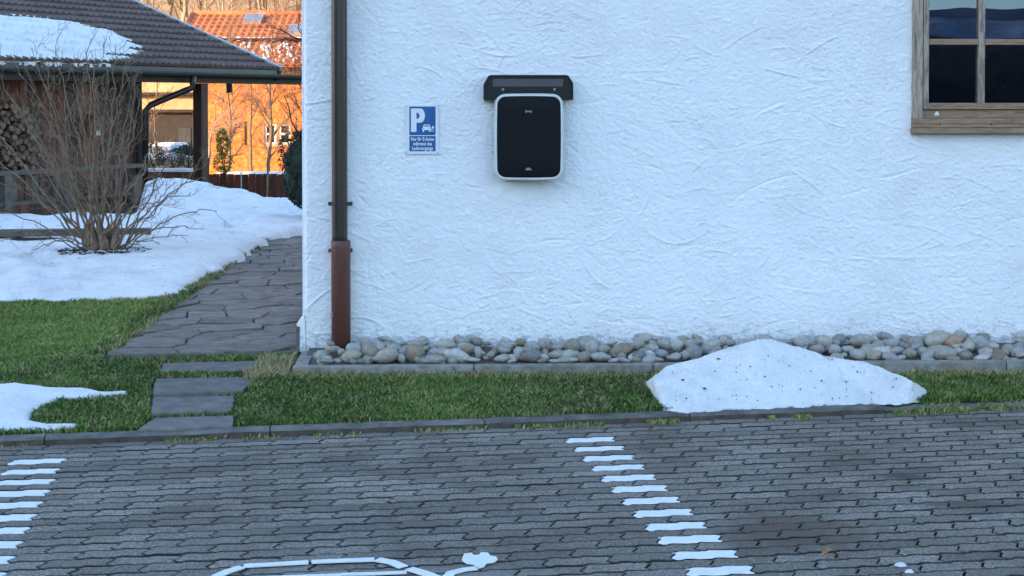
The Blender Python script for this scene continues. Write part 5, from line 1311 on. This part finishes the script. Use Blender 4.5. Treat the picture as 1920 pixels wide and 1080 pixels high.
# shrubs and trees of the gardens behind
def shrub_obj(px, py, Y, rad, n, size, mat_, label, seed, ground=-.6, group=None):
    c = P(px, py, Y); e = empty('garden_shrub', (c.x, c.y, ground), label=label, cat='shrub', group=group); rs = random.Random(seed)
    mb = MB(); leaves(mb, (0, 0, c.z - ground), rad, n, size, rs); mb.obj('foliage', M[mat_], e)
    mb = MB(); pts, r_ = limb(mb, (0, 0, 0), (0, 0, c.z - ground + rad[2] * .5), .03, .01, rs); sprout(mb, pts, r_, rs, 6, rad[0], 1); mb.obj('branch', M['bark_dark'], e)
shrub_obj(418, 268, 37, (.17, .17, .36), 700, .035, 'thuja_lit', 'small upright yellow-green conifer in the sun right of the shed post', 5)
shrub_obj(419, 305, 37, (.26, .26, .25), 500, .035, 'thuja_lit', 'low rounded yellow-green shrub at the foot of the upright conifer', 6)
shrub_obj(283, 292, 33, (.35, .3, .28), 700, .03, 'shrub_green', 'leafy grey-green shrub at the shed corner in front of the car', 7)
shrub_obj(322, 297, 33.5, (.36, .3, .20), 600, .03, 'shrub_green', 'low shrub in front of the parked car', 8)
shrub_obj(353, 295, 34, (.25, .25, .32), 500, .03, 'conifer', 'dark round shrub beside the shed post', 9)
shrub_obj(555, 290, 40, (.5, .4, .65), 900, .045, 'conifer', 'dark conifer right of the white window by the house corner', 10)

def bare_tree(name, X, Y, z0, H, r, mat_, seed, label, group=None, lean=(0, 0), cnt=9, depth=2, spread=.8, t0=.25, upb=.3, blen=.42):
    e = empty(name, (X, Y, z0), label=label, cat='tree', group=group); rs = random.Random(seed)
    mb = MB(); pts, rad = limb(mb, (0, 0, -.2), (lean[0], lean[1], H), r, r * .15, rs, 12, .06, .03, 8); mb.obj('trunk', M[mat_], e, smooth=True)
    mb = MB(); sprout(mb, pts, rad, rs, cnt, H * blen, depth, spread, upb, 4, t0); mb.obj('crown', M[mat_], e, smooth=True)
    return e
q = P(596, 250, 23.5); bare_tree('bare_tree', q.x, q.y, 0, 4.6, .07, 'bark_dark', 41, 'dark leafless tree beside the house corner with branches before the ochre house', cnt=20, depth=2, t0=.3, upb=.1, blen=.32)
q = P(575, 250, 31); bare_tree('bare_tree', q.x, q.y, -.6, 5.0, .06, 'bark_dark', 44, 'second dark leafless tree further back at the house corner', cnt=13, depth=2, t0=.15, upb=.2, blen=.28)
q = P(383, 250, 40); bare_tree('bare_tree', q.x, q.y, -.7, 2.9, .045, 'bark_light', 48, 'pale sunlit young tree with slanting branches behind the shed post', cnt=9, depth=2, t0=.25, upb=.2, lean=(.5, 0))
q = P(300, 250, 38); bare_tree('bare_tree', q.x, q.y, -.7, 3.4, .05, 'bark', 50, 'leafless tree between the shed corner and the shed post', cnt=10, depth=2, t0=.2, upb=.3)
q = P(470, 250, 42); bare_tree('bare_tree', q.x, q.y, -.7, 4.6, .05, 'bark', 52, 'leafless tree in front of the red roof left of the skylight', cnt=12, depth=2, t0=.3, upb=.3, blen=.3)
for q_, Yq, hh, mt_, sd, lb in ((505, 40, 4.8, 'bark', 72, 'leafless tree before the skylight of the red roof'), (430, 44, 4.4, 'bark', 73, 'leafless sunlit tree by the left end of the ochre wall'), (575, 44, 5.2, 'bark', 74, 'brown leafless tree furthest right before the red roof')):
    w_ = P(q_, 250, Yq); bare_tree('bare_tree', w_.x, w_.y, -.7, hh, .06, mt_, sd, lb, cnt=24, depth=2, t0=.15, upb=.15, blen=.26)
# arched pale canes behind the post
mb = MB(); rs = random.Random(60); a0 = P(386, 247, 38)
for k in range(8):
    e_ = P(440 + k * 6 + rs.uniform(-8, 8), 195 + k * 5 + rs.uniform(-8, 8), 38 + rs.uniform(-.5, .5)); pts, r_ = limb(mb, Vector((0, 0, 0)), e_ - a0, .011, .005, rs, 8, .06, .01, 5); sprout(mb, pts, r_, rs, 5, .28, 1, .5, .3)
mb.tube([(0, 0, 0), (-.05, 0, -.9)], [.03, .035], 6)
o = mb.obj('arching_canes', M['bark_light'], label='pale arching canes glowing in the sun right behind the shed post', cat='shrub'); o.location = a0

# wooded hillside behind the houses
nx, ny = 90, 40; xs = np.linspace(-110, 60, nx); ys = np.linspace(86, 210, ny); X, Y = np.meshgrid(xs, ys)
Zh = -1 + np.clip(Y - 86, 0, None) * .42 + (fbm(X * .05, Y * .05, 4, 61) - .5) * 6 * np.clip((Y - 86) / 40, 0, 1)
def hz(x, y): return float(-1 + max(0, y - 86) * .42 + (fbm(np.array([x * .05]), np.array([y * .05]), 4, 61)[0] - .5) * 6 * min(1, (y - 86) / 40))
link('hillside', np_mesh('hillside', np.stack([X.ravel(), Y.ravel(), Zh.ravel()], 1), grid_faces(nx, ny), M['hill']), kind='structure')
protos = []
for k in range(4):
    rs = random.Random(80 + k); e = empty('hillside_tree', (0, 0, 0)); mb = MB(); pts, rad = limb(mb, (0, 0, -.3), (rs.uniform(-.8, .8), 0, 9), .16, .02, rs, 10, .05, .04, 6); mb.obj('trunk', M['bark_light'], e)
    mb = MB(); sprout(mb, pts, rad, rs, 12, 2.8, 2, .7, .4, 3, .15); mb.obj('crown', M['bark'], e); protos.append(e)
spots = []
rs = random.Random(90)
for k in range(26):
    Yt = rs.uniform(87, 108); px = 225 + (k + rs.random()) / 26 * 370; spots.append((P(px, 0, Yt).x, Yt))
for k, (x, y) in enumerate(spots):
    if k < 4: e = protos[k]
    else:
        src = protos[k % 4]; e = src.copy(); C.objects.link(e)
        for chd in list(src.children): c2 = chd.copy(); C.objects.link(c2); c2.parent = e
    e.location = (x, y, hz(x, y)); e.rotation_euler = (0, 0, rs.uniform(0, 6)); s = rs.uniform(.7, 1.15); e.scale = (s, s, s)
    tag(e, 'leafless sunlit tree on the hillside above the red roof', 'tree', 'bare trees on the hillside behind the red roof')

# hills behind the photographer: an unseen wooded spur added at left to keep the sun off the yard; ridges to the right show in the window glass
def hillmesh(name, fx, na, nb, mat_):
    V = np.array([fx(i / (na - 1), j / (nb - 1)) for j in range(nb) for i in range(na)]); link(name, np_mesh(name, V, grid_faces(na, nb), mat_), kind='structure')
LX, LY = -SUN.y * -1, SUN.x * -1
lat = Vector((SUN.y, -SUN.x, 0)); lat = lat if lat.y > 0 else -lat
Sd = Vector((SUN.x, SUN.y, 0))
def spur(i, j):
    l = -60 + i * (60 + 31); dd = 45 + j * 90; nz = float(fbm(np.array([l * .12]), np.array([dd * .05]), 3, 7)[0])
    h = math.sin(math.pi * min(1, j * 1.15)) ** .6 * (26 + 5 * nz) * min(1, max(0, (31 - l) / 2.0)) ** .5 * min(1, max(0, (l + 60) / 25)) 
    p = Sd * dd + lat * l; return (p.x, p.y, -1 + h)
hillmesh('added_shade_hill', spur, 120, 30, M['wooded'])
def ridge(dist, h0, amp, dep, seed, x0=-.3, x1=1.3):
    def f(i, j):
        az = x0 + i * (x1 - x0); dd = dist + j * dep; n_ = float(fbm(np.array([az * 14]), np.array([seed + .0]), 5, seed)[0])
        h = (h0 + amp * (n_ - .5)) * math.sin(math.pi * min(1, j * 1.0) ) ** .7
        return (math.sin(az) * dd, -math.cos(az) * dd, -1 + h)
    return f
hillmesh('tree_belt_hill', ridge(130, 9.3, 1.8, 40, 3), 220, 8, M['wooded'])
hillmesh('snow_hill', ridge(420, 29, 4, 120, 4), 220, 8, M['snowfield'])
hillmesh('far_hill', ridge(900, 65, 12, 200, 5), 220, 8, M['ridge'])
